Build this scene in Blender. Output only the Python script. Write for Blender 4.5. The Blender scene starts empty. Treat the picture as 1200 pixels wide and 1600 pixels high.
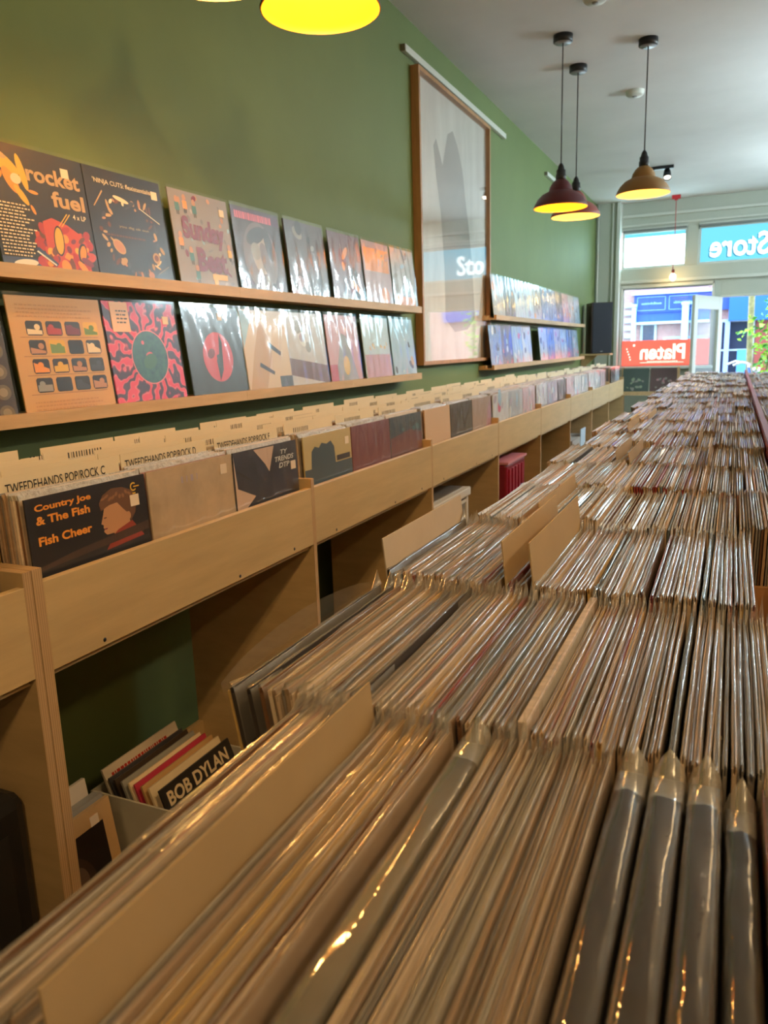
import bpy, bmesh, math, random
from mathutils import Vector, Matrix
R = random.Random(7)
S = bpy.context.scene
COL = S.collection
EYE = 1.5                       # eye height above the floor; heights below are in metres above the floor

# ------------------------------------------------------------------ camera, sky, sun, exposure
cam_d = bpy.data.cameras.new('camera'); cam = bpy.data.objects.new('camera', cam_d); COL.objects.link(cam)
cam_d.sensor_fit = 'VERTICAL'; cam_d.sensor_height = 36; cam_d.lens = 36 * 1200.56 / 1600
yaw, pitch, roll = 0.42625, 0.20588, -0.031435
_f = Vector((-math.sin(yaw)*math.cos(pitch), math.cos(yaw)*math.cos(pitch), -math.sin(pitch)))
_r = Vector((math.cos(yaw), math.sin(yaw), 0)); _u = _r.cross(_f)
_r2 = _r*math.cos(roll) + _u*math.sin(roll); _u2 = -_r*math.sin(roll) + _u*math.cos(roll)
cam.matrix_world = Matrix(((_r2.x, _u2.x, -_f.x, 0), (_r2.y, _u2.y, -_f.y, 0), (_r2.z, _u2.z, -_f.z, EYE), (0, 0, 0, 1)))
cam_d.clip_start = 0.02; cam_d.clip_end = 200
cam_d.dof.use_dof = True; cam_d.dof.focus_distance = 1.15; cam_d.dof.aperture_fstop = 11.0
S.camera = cam
S.view_settings.view_transform = 'Standard'; S.view_settings.look = 'None'
S.view_settings.exposure = 1.18; S.view_settings.gamma = 1.0; S.view_settings.use_curve_mapping = False
S.cycles.max_bounces = 8; S.cycles.diffuse_bounces = 4; S.cycles.glossy_bounces = 3
S.cycles.transparent_max_bounces = 14; S.cycles.transmission_bounces = 4
S.cycles.sample_clamp_indirect = 4.0; S.cycles.caustics_reflective = False; S.cycles.caustics_refractive = False
W = bpy.data.worlds.new('sky'); S.world = W; W.use_nodes = True
W.node_tree.nodes['Background'].inputs[0].default_value = (0.62, 0.82, 1.0, 1)
W.node_tree.nodes['Background'].inputs[1].default_value = 3.6
sun_d = bpy.data.lights.new('sun', 'SUN'); sun = bpy.data.objects.new('sun', sun_d); COL.objects.link(sun)
sun_d.energy = 1.0; sun_d.angle = 0.01; sun_d.color = (1, .95, .86)
sun.rotation_euler = Vector((0.45, 0.55, -0.8)).to_track_quat('-Z', 'Y').to_euler()
DAY_FILM = 5.0                  # emission that stands in for daylight in the transom film
BULB = 90.0                     # radiance of the pendant bulbs
FILL_TUBE_L = 15.0                   # radiance of the unseen fill tubes added over the aisle
FILL_SPOT_W = 19.0                   # watts of each unseen spot head added to fill the near half

# ------------------------------------------------------------------ materials
MATS = {}
def lin(c): return tuple(((x/255)/12.92 if x/255 <= .04045 else ((x/255+.055)/1.055)**2.4) for x in c)
def mat(name, col, rough=.55, spec=.5, metal=0, noise=0, scale=8, stretch=None, emit=0, bump=0, coat=0, col2=None):
    if name in MATS: return MATS[name]
    m = bpy.data.materials.new(name); m.use_nodes = True; MATS[name] = m
    nt = m.node_tree; b = nt.nodes['Principled BSDF']
    b.inputs['Base Color'].default_value = (*col, 1); b.inputs['Roughness'].default_value = rough
    b.inputs['Specular IOR Level'].default_value = spec; b.inputs['Metallic'].default_value = metal
    b.inputs['Coat Weight'].default_value = coat; b.inputs['Coat Roughness'].default_value = .08
    if emit:
        b.inputs['Emission Color'].default_value = (*col, 1); b.inputs['Emission Strength'].default_value = emit
    if noise or bump:
        tc = nt.nodes.new('ShaderNodeTexCoord'); mp = nt.nodes.new('ShaderNodeMapping'); n = nt.nodes.new('ShaderNodeTexNoise')
        nt.links.new(tc.outputs['Object'], mp.inputs[0]); nt.links.new(mp.outputs[0], n.inputs['Vector'])
        mp.inputs['Scale'].default_value = stretch or (1, 1, 1)
        n.inputs['Scale'].default_value = scale; n.inputs['Detail'].default_value = 5; n.inputs['Roughness'].default_value = .6
        if noise:
            mx = nt.nodes.new('ShaderNodeMix'); mx.data_type = 'RGBA'
            c2 = col2 or tuple(x*(1-noise) for x in col)
            mx.inputs[6].default_value = (*col, 1); mx.inputs[7].default_value = (*c2, 1)
            cr = nt.nodes.new('ShaderNodeMapRange'); cr.inputs[1].default_value = .35; cr.inputs[2].default_value = .65
            nt.links.new(n.outputs['Fac'], cr.inputs[0]); nt.links.new(cr.outputs[0], mx.inputs[0])
            nt.links.new(mx.outputs[2], b.inputs['Base Color'])
        if bump:
            bp = nt.nodes.new('ShaderNodeBump'); bp.inputs['Strength'].default_value = bump; bp.inputs['Distance'].default_value = .01
            nt.links.new(n.outputs['Fac'], bp.inputs['Height']); nt.links.new(bp.outputs[0], b.inputs['Normal'])
    return m
def plastic(name, tint=(1, 1, 1), base=.05, milky=0.0, rough=.07, bump=0, scale=30, gain=1.0):
    """thin clear polythene: mostly see-through, glossy by Fresnel, a little milky"""
    if name in MATS: return MATS[name]
    m = bpy.data.materials.new(name); m.use_nodes = True; MATS[name] = m
    nt = m.node_tree; nt.nodes.clear(); N = nt.nodes.new; L = nt.links.new
    out = N('ShaderNodeOutputMaterial'); tr = N('ShaderNodeBsdfTransparent'); gl = N('ShaderNodeBsdfGlossy'); df = N('ShaderNodeBsdfDiffuse')
    tr.inputs[0].default_value = (*tint, 1); gl.inputs['Roughness'].default_value = rough; gl.inputs[0].default_value = (1, 1, 1, 1)
    df.inputs[0].default_value = (.8*tint[0], .8*tint[1], .8*tint[2], 1)
    m1 = N('ShaderNodeMixShader'); m2 = N('ShaderNodeMixShader'); fr = N('ShaderNodeFresnel'); fr.inputs[0].default_value = 1.5
    ad = N('ShaderNodeMath'); ad.operation = 'MULTIPLY_ADD'; ad.inputs[1].default_value = gain; ad.inputs[2].default_value = base
    ad.use_clamp = True
    m1.inputs[0].default_value = milky; L(tr.outputs[0], m1.inputs[1]); L(df.outputs[0], m1.inputs[2])
    ge = N('ShaderNodeNewGeometry'); io = N('ShaderNodeMapRange'); io.inputs[3].default_value = 1.5; io.inputs[4].default_value = 1/1.5
    L(ge.outputs['Backfacing'], io.inputs[0]); L(io.outputs[0], fr.inputs[0])      # a sheet: the same from both sides
    L(fr.outputs[0], ad.inputs[0]); L(ad.outputs[0], m2.inputs[0]); L(m1.outputs[0], m2.inputs[1]); L(gl.outputs[0], m2.inputs[2])
    if bump:
        tc = N('ShaderNodeTexCoord'); n = N('ShaderNodeTexNoise'); n.inputs['Scale'].default_value = scale; n.inputs['Detail'].default_value = 3
        bp = N('ShaderNodeBump'); bp.inputs['Strength'].default_value = bump; bp.inputs['Distance'].default_value = .004
        L(tc.outputs['Object'], n.inputs['Vector']); L(n.outputs['Fac'], bp.inputs['Height'])
        L(bp.outputs[0], gl.inputs['Normal']); L(bp.outputs[0], fr.inputs['Normal'])
    L(m2.outputs[0], out.inputs[0])
    return m
def swirl_mat():
    m = bpy.data.materials.new('pink_swirl_print'); m.use_nodes = True; nt = m.node_tree; N = nt.nodes.new; L = nt.links.new
    b = nt.nodes['Principled BSDF']; b.inputs['Roughness'].default_value = .35
    tc = N('ShaderNodeTexCoord'); mp = N('ShaderNodeMapping'); mp.inputs['Location'].default_value = (0, 0, -.158)
    gr = N('ShaderNodeSeparateXYZ'); at = N('ShaderNodeMath'); at.operation = 'ARCTAN2'
    L(tc.outputs['Object'], mp.inputs[0]); L(mp.outputs[0], gr.inputs[0]); L(gr.outputs[2], at.inputs[0]); L(gr.outputs[1], at.inputs[1])
    ln = N('ShaderNodeVectorMath'); ln.operation = 'LENGTH'; L(mp.outputs[0], ln.inputs[0])
    n = N('ShaderNodeTexNoise'); n.inputs['Scale'].default_value = 22; n.inputs['Detail'].default_value = 1; L(tc.outputs['Object'], n.inputs['Vector'])
    a1 = N('ShaderNodeMath'); a1.operation = 'MULTIPLY_ADD'; a1.inputs[1].default_value = 17; L(at.outputs[0], a1.inputs[0])
    n2 = N('ShaderNodeMath'); n2.operation = 'MULTIPLY'; n2.inputs[1].default_value = 15; L(n.outputs['Fac'], n2.inputs[0]); L(n2.outputs[0], a1.inputs[2])
    s = N('ShaderNodeMath'); s.operation = 'SINE'; L(a1.outputs[0], s.inputs[0])
    cr = N('ShaderNodeValToRGB'); cr.color_ramp.elements[0].position = .2; cr.color_ramp.elements[0].color = (*lin((66, 50, 84)), 1)
    cr.color_ramp.elements[1].position = .8; cr.color_ramp.elements[1].color = (*lin((224, 70, 110)), 1)
    e = cr.color_ramp.elements.new(.45); e.color = (*lin((150, 60, 100)), 1)
    e = cr.color_ramp.elements.new(.6); e.color = (*lin((236, 120, 140)), 1)
    mr = N('ShaderNodeMapRange'); mr.inputs[1].default_value = -1; mr.inputs[2].default_value = 1
    L(s.outputs[0], mr.inputs[0]); L(mr.outputs[0], cr.inputs[0]); L(cr.outputs[0], b.inputs['Base Color'])
    return m
def ply_edge_mat():
    m = bpy.data.materials.new('plywood_edge'); m.use_nodes = True; nt = m.node_tree; N = nt.nodes.new; L = nt.links.new
    b = nt.nodes['Principled BSDF']; b.inputs['Roughness'].default_value = .6
    tc = N('ShaderNodeTexCoord'); sp = N('ShaderNodeSeparateXYZ'); L(tc.outputs['Object'], sp.inputs[0])
    mu = N('ShaderNodeMath'); mu.operation = 'MULTIPLY'; mu.inputs[1].default_value = 2*math.pi/.0046; L(sp.outputs[1], mu.inputs[0])
    s = N('ShaderNodeMath'); s.operation = 'SINE'; L(mu.outputs[0], s.inputs[0])
    n = N('ShaderNodeTexNoise'); n.inputs['Scale'].default_value = 18; L(tc.outputs['Object'], n.inputs['Vector'])
    ad = N('ShaderNodeMath'); ad.operation = 'ADD'; L(s.outputs[0], ad.inputs[0]); L(n.outputs['Fac'], ad.inputs[1])
    cr = N('ShaderNodeValToRGB'); cr.color_ramp.elements[0].position = .15; cr.color_ramp.elements[0].color = (.36, .22, .10, 1)
    cr.color_ramp.elements[1].position = .7; cr.color_ramp.elements[1].color = (.52, .33, .16, 1)
    mr = N('ShaderNodeMapRange'); mr.inputs[1].default_value = -1; mr.inputs[2].default_value = 2
    L(ad.outputs[0], mr.inputs[0]); L(mr.outputs[0], cr.inputs[0]); L(cr.outputs[0], b.inputs['Base Color'])
    return m
PLY = mat('birch_plywood', (.57, .40, .195), .42, noise=.14, scale=6, stretch=(1, .6, 5))
PLYE = ply_edge_mat()
OAK = mat('shelf_wood', (.62, .42, .22), .45, noise=.18, scale=10, stretch=(3, .4, 3))
FRAME_W = mat('frame_oak', (.46, .24, .10), .45, noise=.25, scale=14, stretch=(4, 2, .4))
BLK = mat('black_plastic', (.012, .012, .014), .4)
WHT = mat('white_paint', (.62, .64, .58), .5, noise=.05, scale=3)
CREAMC = mat('cream_card', (.74, .62, .42), .6, noise=.06, scale=5)
TANC = mat('tan_card', (.50, .36, .20), .6, noise=.10, scale=7)
INK = mat('black_ink', (.012, .011, .01), .6)
SLEEVE = plastic('clear_sleeve', base=.02, milky=.04, rough=.11, bump=.25, scale=20, gain=.85)
SLEEVE_FLAT = plastic('clear_sleeve_smooth', base=.0, milky=.015, rough=.08, bump=.12, scale=9, gain=.5)
COVERP = plastic('sleeve_flap', tint=(.97, .93, .86), base=.04, milky=.13, rough=.16, bump=.28, scale=55, gain=1.0)
GLASS = plastic('window_glass', tint=(.93, .97, 1), base=0, milky=0, rough=.01)
PICGLASS = plastic('picture_glass', base=.0, milky=.0, rough=.03, bump=.22, scale=2.2, gain=1.05)
def C(name, rgb, rough=.4, **k): return mat(name, lin(rgb), rough, **k)

# ------------------------------------------------------------------ mesh helpers
class MB:
    def __init__(s): s.v = []; s.f = []; s.m = []; s.sm = []
    def add(s, vs, fs, mi=0, smooth=False):
        o = len(s.v); s.v += [tuple(v) for v in vs]; s.f += [tuple(i+o for i in f) for f in fs]
        s.m += [mi]*len(fs); s.sm += [smooth]*len(fs); return s
    def box(s, x0, x1, y0, y1, z0, z1, mi=0, top=None, side_y=None):
        vs = [(x0,y0,z0),(x1,y0,z0),(x1,y1,z0),(x0,y1,z0),(x0,y0,z1),(x1,y0,z1),(x1,y1,z1),(x0,y1,z1)]
        return s.add(vs, [(3,2,1,0),(4,5,6,7),(0,1,5,4),(1,2,6,5),(2,3,7,6),(3,0,4,7)], mi)
    def quad(s, a, b, c, d, mi=0): return s.add([a,b,c,d], [(0,1,2,3)], mi)
    def lathe(s, prof, n=32, mi=0, c=(0,0,0), smooth=True, axis='z'):
        vs = []; fs = []
        for r, z in prof:
            for k in range(n):
                a = 2*math.pi*k/n
                p = (r*math.cos(a), r*math.sin(a), z)
                if axis == 'x': p = (z, p[0], p[1])
                if axis == 'y': p = (p[0], z, p[1])
                vs.append((p[0]+c[0], p[1]+c[1], p[2]+c[2]))
        for i in range(len(prof)-1):
            for k in range(n):
                a, b = i*n+k, i*n+(k+1) % n
                fs.append((a, b, b+n, a+n))
        return s.add(vs, fs, mi, smooth)
    def disc(s, r, z, n=32, mi=0, c=(0,0,0), up=True):
        vs = [(r*math.cos(2*math.pi*k/n)+c[0], r*math.sin(2*math.pi*k/n)+c[1], z+c[2]) for k in range(n)]
        return s.add(vs, [tuple(range(n)) if up else tuple(reversed(range(n)))], mi)
    def tube(s, pts, r, n=8, mi=0):
        pts = [Vector(p) for p in pts]; vs = []; fs = []
        for i, p in enumerate(pts):
            d = (pts[min(i+1, len(pts)-1)]-pts[max(i-1, 0)]).normalized()
            a = d.orthogonal().normalized() if i == 0 else (pa - d*pa.dot(d)).normalized()
            pa = a; b = d.cross(a)
            for k in range(n):
                t = 2*math.pi*k/n; vs.append(p + (a*math.cos(t)+b*math.sin(t))*r)
        for i in range(len(pts)-1):
            for k in range(n):
                fs.append((i*n+k, i*n+(k+1) % n, (i+1)*n+(k+1) % n, (i+1)*n+k))
        fs.append(tuple(reversed(range(n)))); fs.append(tuple(range((len(pts)-1)*n, len(pts)*n)))
        return s.add(vs, fs, mi, True)
    def mesh(s, name, mats):
        me = bpy.data.meshes.new(name); me.from_pydata(s.v, [], s.f)
        for m in (mats if isinstance(mats, (list, tuple)) else [mats]): me.materials.append(m)
        me.polygons.foreach_set('material_index', s.m); me.polygons.foreach_set('use_smooth', s.sm); me.update()
        return me
    def build(s, name, mats, parent=None, loc=(0,0,0), bevel=0):
        o = bpy.data.objects.new(name, s.mesh(name, mats)); COL.objects.link(o); o.location = loc
        if parent: o.parent = parent
        if bevel:
            b = o.modifiers.new('soft_edges', 'BEVEL'); b.width = bevel; b.segments = 2; b.limit_method = 'ANGLE'
        return o
def tag(o, label=None, cat=None, group=None, kind=None):
    if label: o['label'] = label
    if cat: o['category'] = cat
    if group: o['group'] = group
    if kind: o['kind'] = kind
    return o
def thing(name, label, cat, loc=(0,0,0), group=None):
    o = bpy.data.objects.new(name, None); COL.objects.link(o); o.location = loc; o.empty_display_size = .05
    return tag(o, label, cat, group)
def inst(name, me, parent=None, loc=(0,0,0), rot=(0,0,0)):
    o = bpy.data.objects.new(name, me); COL.objects.link(o); o.location = loc; o.rotation_euler = rot
    if parent: o.parent = parent
    return o
def struct(name, mb, mats, bevel=0): return tag(mb.build(name, mats, bevel=bevel), kind='structure')
def copy_tree(o, parent=None):
    c = o.copy(); COL.objects.link(c)
    if parent: c.parent = parent
    for ch in list(o.children): copy_tree(ch, c)
    return c
_TXT = {}
def text_polys(body, width=None, height=None, shear=0.0, bold=0.0):
    """flat letter shapes as (verts2d, faces), scaled to a width x height box at the origin"""
    key = (body, width, height, shear, bold)
    if key in _TXT: return _TXT[key]
    cu = bpy.data.curves.new('t', 'FONT'); cu.body = body; cu.resolution_u = 3; cu.offset = bold; cu.shear = shear
    o = bpy.data.objects.new('t', cu); COL.objects.link(o)
    dg = bpy.context.evaluated_depsgraph_get(); dg.update(); me = o.evaluated_get(dg).to_mesh()
    vs = [(v.co.x, v.co.y) for v in me.vertices]; fs = [tuple(p.vertices) for p in me.polygons]
    o.evaluated_get(dg).to_mesh_clear(); bpy.data.objects.remove(o); bpy.data.curves.remove(cu)
    x0 = min(v[0] for v in vs); x1 = max(v[0] for v in vs); y0 = min(v[1] for v in vs); y1 = max(v[1] for v in vs)
    sy = height/(y1-y0) if height else None; sx = width/(x1-x0) if width else sy
    sy = sy or sx
    vs = [((x-x0)*sx, (y-y0)*sy) for x, y in vs]
    _TXT[key] = (vs, fs); return _TXT[key]

# ------------------------------------------------------------------ room shell
WX, CZ, FY, RX, BY = -1.72, 3.262, 10.86, 2.3, -3.2
green = mat('green_wall_paint', (.150, .205, .072), .62, spec=.35, noise=.10, scale=1.6)
offw = mat('ceiling_paint', (.74, .725, .71), .8, noise=.10, scale=1.1, bump=.25)
floorm = mat('floor_boards', (.16, .10, .06), .5, noise=.4, scale=5, stretch=(8, .4, 1))
b = MB(); b.box(WX-.2, RX+.2, BY-.2, FY+.3, -.12, 0); struct('floor', b, floorm)
b = MB(); b.box(WX-.2, RX+.2, BY-.2, FY+.3, CZ, CZ+.15); struct('ceiling', b, offw)
b = MB(); b.box(WX-.2, WX, BY-.2, FY+.3, 0, CZ); struct('wall_left', b, green)
b = MB(); b.box(RX, RX+.2, BY-.2, FY+.3, 0, CZ); struct('wall_right', b, mat('pale_wall', (.55, .53, .48), .7))
b = MB(); b.box(WX, RX, BY-.2, BY, 0, CZ); struct('wall_back', b, mat('pale_wall', (.5, .5, .5)))
# shop front: painted timber with a beam between transom lights and shop window
greyp = mat('shopfront_paint', (.47, .50, .43), .5, noise=.06, scale=2)
b = MB()
b.box(WX, -1.43, FY-.16, FY+.14, 0, CZ)                       # pier beside the green wall
b.box(-1.43, RX, FY, FY+.14, 2.93, CZ)                        # header
b.box(-1.43, RX, FY, FY+.14, 2.24, 2.45)                      # beam under the transoms
b.box(-.62, -.49, FY, FY+.14, 2.45, 2.93); b.box(1.25, 1.36, FY, FY+.14, 2.45, 2.93)
b.box(-.27, -.19, FY, FY+.14, 0, 2.24)                        # posts of the door
b.box(.78, .88, FY, FY+.14, 0, 2.24); b.box(2.1, RX, FY, FY+.14, 0, 2.93)
b.box(-1.43, -.27, FY, FY+.14, 0, 1.19); b.box(.88, RX, FY, FY+.14, 0, 1.19)
b.box(-.19, .78, FY, FY+.14, 2.05, 2.24)
b.box(-1.43, -1.40, FY, FY+.14, 1.19, 2.24)
struct('wall_front', b, greyp, bevel=.004)
trimm = mat('shopfront_trim', (.60, .62, .56), .45)
def trim(n, *boxes):
    b = MB()
    for x in boxes: b.box(*x)
    return struct('trim_%d' % n, b, trimm, bevel=.004)
trim(1, (-1.455, RX, FY-.05, FY, 3.075, 3.11), (-1.455, RX, FY-.03, FY, 2.965, 2.99))
trim(2, (-1.46, -1.415, FY-.20, FY-.0, 0, CZ), (-1.52, -1.50, FY-.18, FY-.15, 1.2, CZ))
trim(3, (-1.41, -.62, FY-.02, FY, 2.925, 2.945), (-.49, 1.25, FY-.02, FY, 2.925, 2.945), (-1.41, RX, FY-.04, FY, 2.26, 2.30))
trim(4, (-1.40, -.27, FY-.03, FY, 2.205, 2.24), (-1.41, -1.385, FY-.03, FY, 1.19, 2.24), (-.30, -.27, FY-.03, FY, 1.19, 2.24), (-1.43, -.25, FY-.12, FY, 1.165, 1.20))
trim(5, (-.20, .79, FY-.03, FY, 2.03, 2.06), (-.205, -.18, FY-.03, FY, 0, 2.05))
b = MB(); b.tube([(WX+.03, FY-.19, 1.0), (WX+.03, FY-.19, CZ)], .012); struct('trim_6', b, WHT)
# transom lights: frosted film, its daylight put in as emission
film = bpy.data.materials.new('glow_film'); film.use_nodes = True
nt = film.node_tree; nt.nodes.clear(); N = nt.nodes.new; L = nt.links.new
o_ = N('ShaderNodeOutputMaterial'); e_ = N('ShaderNodeEmission'); e_.inputs[1].default_value = DAY_FILM
e_.inputs[0].default_value = (.55, .88, 1.0, 1); L(e_.outputs[0], o_.inputs[0])
film2 = film.copy(); film2.name = 'cyan_glow_film'; film2.node_tree.nodes['Emission'].inputs[0].default_value = (.16, .62, .86, 1)
film2.node_tree.nodes['Emission'].inputs[1].default_value = DAY_FILM*.125
def window(n, x0, x1, z0, z1, panes):
    r = thing('window_%d' % n, 'shop front window', 'window'); r['kind'] = 'structure'; del r['category']; del r['label']
    f = MB(); w = .028
    f.box(x0, x1, FY+.03, FY+.08, z0, z0+w); f.box(x0, x1, FY+.03, FY+.08, z1-w, z1)
    f.box(x0, x0+w, FY+.03, FY+.08, z0+w, z1-w); f.box(x1-w, x1, FY+.03, FY+.08, z0+w, z1-w)
    f.build('window_frame', trimm, r)
    for nm, mt, a0, a1, c0, c1, y in panes:
        p = MB(); p.box(a0, a1, FY+y, FY+y+.004, c0, c1); p.build(nm, mt, r)
    return r
window(1, -1.41, -.62, 2.45, 2.93, [('frosted_pane', film, -1.39, -.64, 2.46, 2.84, .05), ('tinted_strip', film2, -1.39, -.64, 2.84, 2.904, .05)])
w2 = window(2, -.49, 1.25, 2.45, 2.93, [('frosted_pane', film2, -.47, 1.23, 2.46, 2.904, .05)])
window(3, 1.36, 2.1, 2.45, 2.93, [('frosted_pane', film, 1.38, 2.08, 2.46, 2.90, .05)])
window(4, -1.40, -.27, 1.19, 2.22, [('pane', GLASS, -1.38, -.29, 1.21, 2.20, .05)])
window(5, .88, 2.1, 1.19, 2.22, [('pane', GLASS, .90, 2.08, 1.21, 2.20, .05)])
# roller blind cases above the transoms
for i, (x0, x1) in enumerate(((-1.40, -.63), (-.48, 1.24))):
    t = thing('roller_blind', ['rolled grey blind above the narrow transom light', 'rolled grey blind above the wide lettered transom light'][i], 'blind', ((x0+x1)/2, FY-.02, 2.90))
    h = (x1-x0)/2
    b = MB(); b.box(-h, h, -.02, .02, .0, .025); b.build('blind_case', C('blind_grey', (120, 125, 122)), t)
    b = MB(); b.tube([(-h, 0, -.012), (h, 0, -.012)], .011); b.build('roll', C('blind_white', (190, 196, 190)), t)
# lettering on the wide transom, read from the street so mirrored in here
def flat_text(body, x_right, z0, wd, ht, y, name, mt, parent=None, mirror=True, bold=0.02, shear=0):
    vs, fs = text_polys(body, wd, ht, shear, bold)
    b = MB(); sx = -1 if mirror else 1
    P0 = [(x_right+sx*x, y, z0+z) for x, z in vs]; n = len(P0)
    b.add(P0, fs if mirror else [tuple(reversed(f)) for f in fs])
    b.add([(x, y+.003, z) for x, y, z in P0], [tuple(reversed(f)) for f in fs] if mirror else fs)
    return b.build(name, mt, parent)
wl = bpy.data.materials.new('white_glow_lettering'); wl.use_nodes = True
wl.node_tree.nodes['Principled BSDF'].inputs['Base Color'].default_value = (.9, .95, .95, 1)
wl.node_tree.nodes['Principled BSDF'].inputs['Emission Color'].default_value = (.75, .95, 1, 1)
wl.node_tree.nodes['Principled BSDF'].inputs['Emission Strength'].default_value = DAY_FILM*.20  # letters glow by emission in place of daylight from behind
t = thing('window_lettering', 'white mirrored store lettering on the wide cyan transom light', 'lettering', (0, 0, 0))
flat_text('Store', .315, 2.525, .67, .27, FY+.040, 'letters', wl, t)
flat_text('Store', .300, 2.515, .67, .27, FY+.045, 'letter_shadow', C('letter_blue', (40, 130, 165)), t)

# the door leaf, standing open into the shop
hx, hy, ang, dl = -.19, FY-.02, math.atan2(-.80, -.29), .83
t = thing('shop_door', 'pale green glazed shop door standing open into the room', 'door', (hx, hy, .01)); t.rotation_euler[2] = ang
b = MB(); b.box(0, .10, -.02, .02, 0, 2.03); b.box(dl-.10, dl, -.02, .02, 0, 2.03); b.box(.10, dl-.10, -.02, .02, 1.87, 2.03); b.box(.10, dl-.10, -.02, .02, 0, .3)
b.build('door_frame', trimm, t, bevel=.004)
b = MB(); b.quad((.10, 0, .3), (dl-.10, 0, .3), (dl-.10, 0, 1.87), (.10, 0, 1.87)); b.build('pane', plastic('door_glass', tint=(.85, .95, .95), base=0, milky=0, rough=.02, gain=.35), t)
b = MB(); b.tube([(dl-.05, .02, 1.0), (dl-.05, .06, 1.0), (dl-.16, .06, 1.0)], .009); b.tube([(dl-.05, -.02, 1.0), (dl-.05, -.06, 1.0), (dl-.16, -.06, 1.0)], .009)
b.build('handle', mat('steel', (.5, .5, .5), .25, metal=1), t)
# red banner on the inside of the shop window
red = bpy.data.materials.new('red_banner_film'); red.use_nodes = True
nt = red.node_tree; nt.nodes.clear(); N = nt.nodes.new; L = nt.links.new
o_ = N('ShaderNodeOutputMaterial'); d_ = N('ShaderNodeBsdfDiffuse'); t_ = N('ShaderNodeBsdfTranslucent'); m_ = N('ShaderNodeMixShader'); m_.inputs[0].default_value = .7
d_.inputs[0].default_value = (.85, .13, .09, 1); t_.inputs[0].default_value = (.95, .20, .14, 1)
L(d_.outputs[0], m_.inputs[1]); L(t_.outputs[0], m_.inputs[2]); L(m_.outputs[0], o_.inputs[0])
e_ = N('ShaderNodeEmission'); e_.inputs[0].default_value = (.90, .21, .15, 1); e_.inputs[1].default_value = .30; a_ = N('ShaderNodeAddShader')
L(m_.outputs[0], a_.inputs[0]); L(e_.outputs[0], a_.inputs[1]); L(a_.outputs[0], o_.inputs[0])      # emission added in place of daylight through the film
wfilm = red.copy(); wfilm.name = 'white_banner_film'
wfilm.node_tree.nodes['Diffuse BSDF'].inputs[0].default_value = (.85, .85, .8, 1); wfilm.node_tree.nodes['Translucent BSDF'].inputs[0].default_value = (.95, .95, .9, 1)
wfilm.node_tree.nodes['Emission'].inputs[0].default_value = (.9, .78, .66, 1); wfilm.node_tree.nodes['Emission'].inputs[1].default_value = .42  # letters carry their own emission for daylight behind the banner
t = thing('window_banner', 'salmon red banner with white mirrored lettering across the shop window', 'banner', (0, 0, 0))
b = MB(); b.box(-1.375, -.30, FY+.030, FY+.033, 1.205, 1.535); b.build('banner_film', red, t)
flat_text('Platen', -.585, 1.285, .56, .20, FY+.026, 'lettering', wfilm, t, bold=.03)
b = MB(); b.box(-1.14, -.60, FY+.024, FY+.027, 1.245, 1.251)
for i in range(16): b.box(-1.05+i*.024, -1.05+i*.024+.015, FY+.024, FY+.027, 1.257, 1.267)
b.build('small_print', wfilm, t)
b = MB()
for k in range(5):
    a = .5+k*.45; b.box(-1.30+.03*math.cos(a), -1.285+.03*math.cos(a), FY+.024, FY+.027, 1.28+.035*k, 1.30+.035*k)
b.box(-1.235, -1.21, FY+.024, FY+.027, 1.46, 1.49); b.box(-.49, -.46, FY+.024, FY+.027, 1.40, 1.415)
b.build('ornament', wfilm, t)

# ------------------------------------------------------------------ the street outside
b = MB(); b.box(-14, 14, FY+.3, 40, -.2, -.05); struct('street', b, mat('street_paving', (.30, .29, .28), .8, noise=.2, scale=3))
FZ = 19.0
t = thing('shop_building', 'brick shop house across the street with blue fascia boards', 'building', (0, FZ, -.05))
brick = bpy.data.materials.new('red_brick'); brick.use_nodes = True; nt = brick.node_tree
bt = nt.nodes.new('ShaderNodeTexBrick'); bt.inputs['Scale'].default_value = 9; bt.inputs['Color1'].default_value = (.30, .12, .10, 1); bt.inputs['Color2'].default_value = (.38, .17, .14, 1)
bt.inputs['Mortar'].default_value = (.45, .42, .4, 1); tc = nt.nodes.new('ShaderNodeTexCoord'); mp = nt.nodes.new('ShaderNodeMapping'); mp.inputs['Rotation'].default_value = (math.pi/2, 0, 0)
nt.links.new(tc.outputs['Object'], mp.inputs[0]); nt.links.new(mp.outputs[0], bt.inputs['Vector']); nt.links.new(bt.outputs[0], nt.nodes['Principled BSDF'].inputs['Base Color'])
bluep = C('blue_shop_paint', (22, 62, 150), .4); bluel = C('light_blue_paint', (120, 165, 225)); paleb = C('pale_blue_paint', (170, 215, 235)); darkg = C('dark_shop_glass', (38, 46, 66), .15)
b = MB(); b.box(-7, 7, 0, .4, 0, 7.5); b.build('brick_wall', brick, t)
b = MB(); b.box(-2.15, 3.4, -.14, 0, 2.22, 2.62); b.build('fascia', bluep, t)
b = MB(); b.box(-2.15, -.55, -.16, 0, 1.97, 2.02); b.box(-2.2, -.5, -.22, 0, 2.62, 2.68); b.build('cornice', C('cornice_white', (205, 220, 225)), t)
b = MB(); b.box(-2.15, -.55, -.10, 0, 2.02, 2.22); b.build('awning_box', C('blue_awning', (28, 78, 180)), t)
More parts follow.
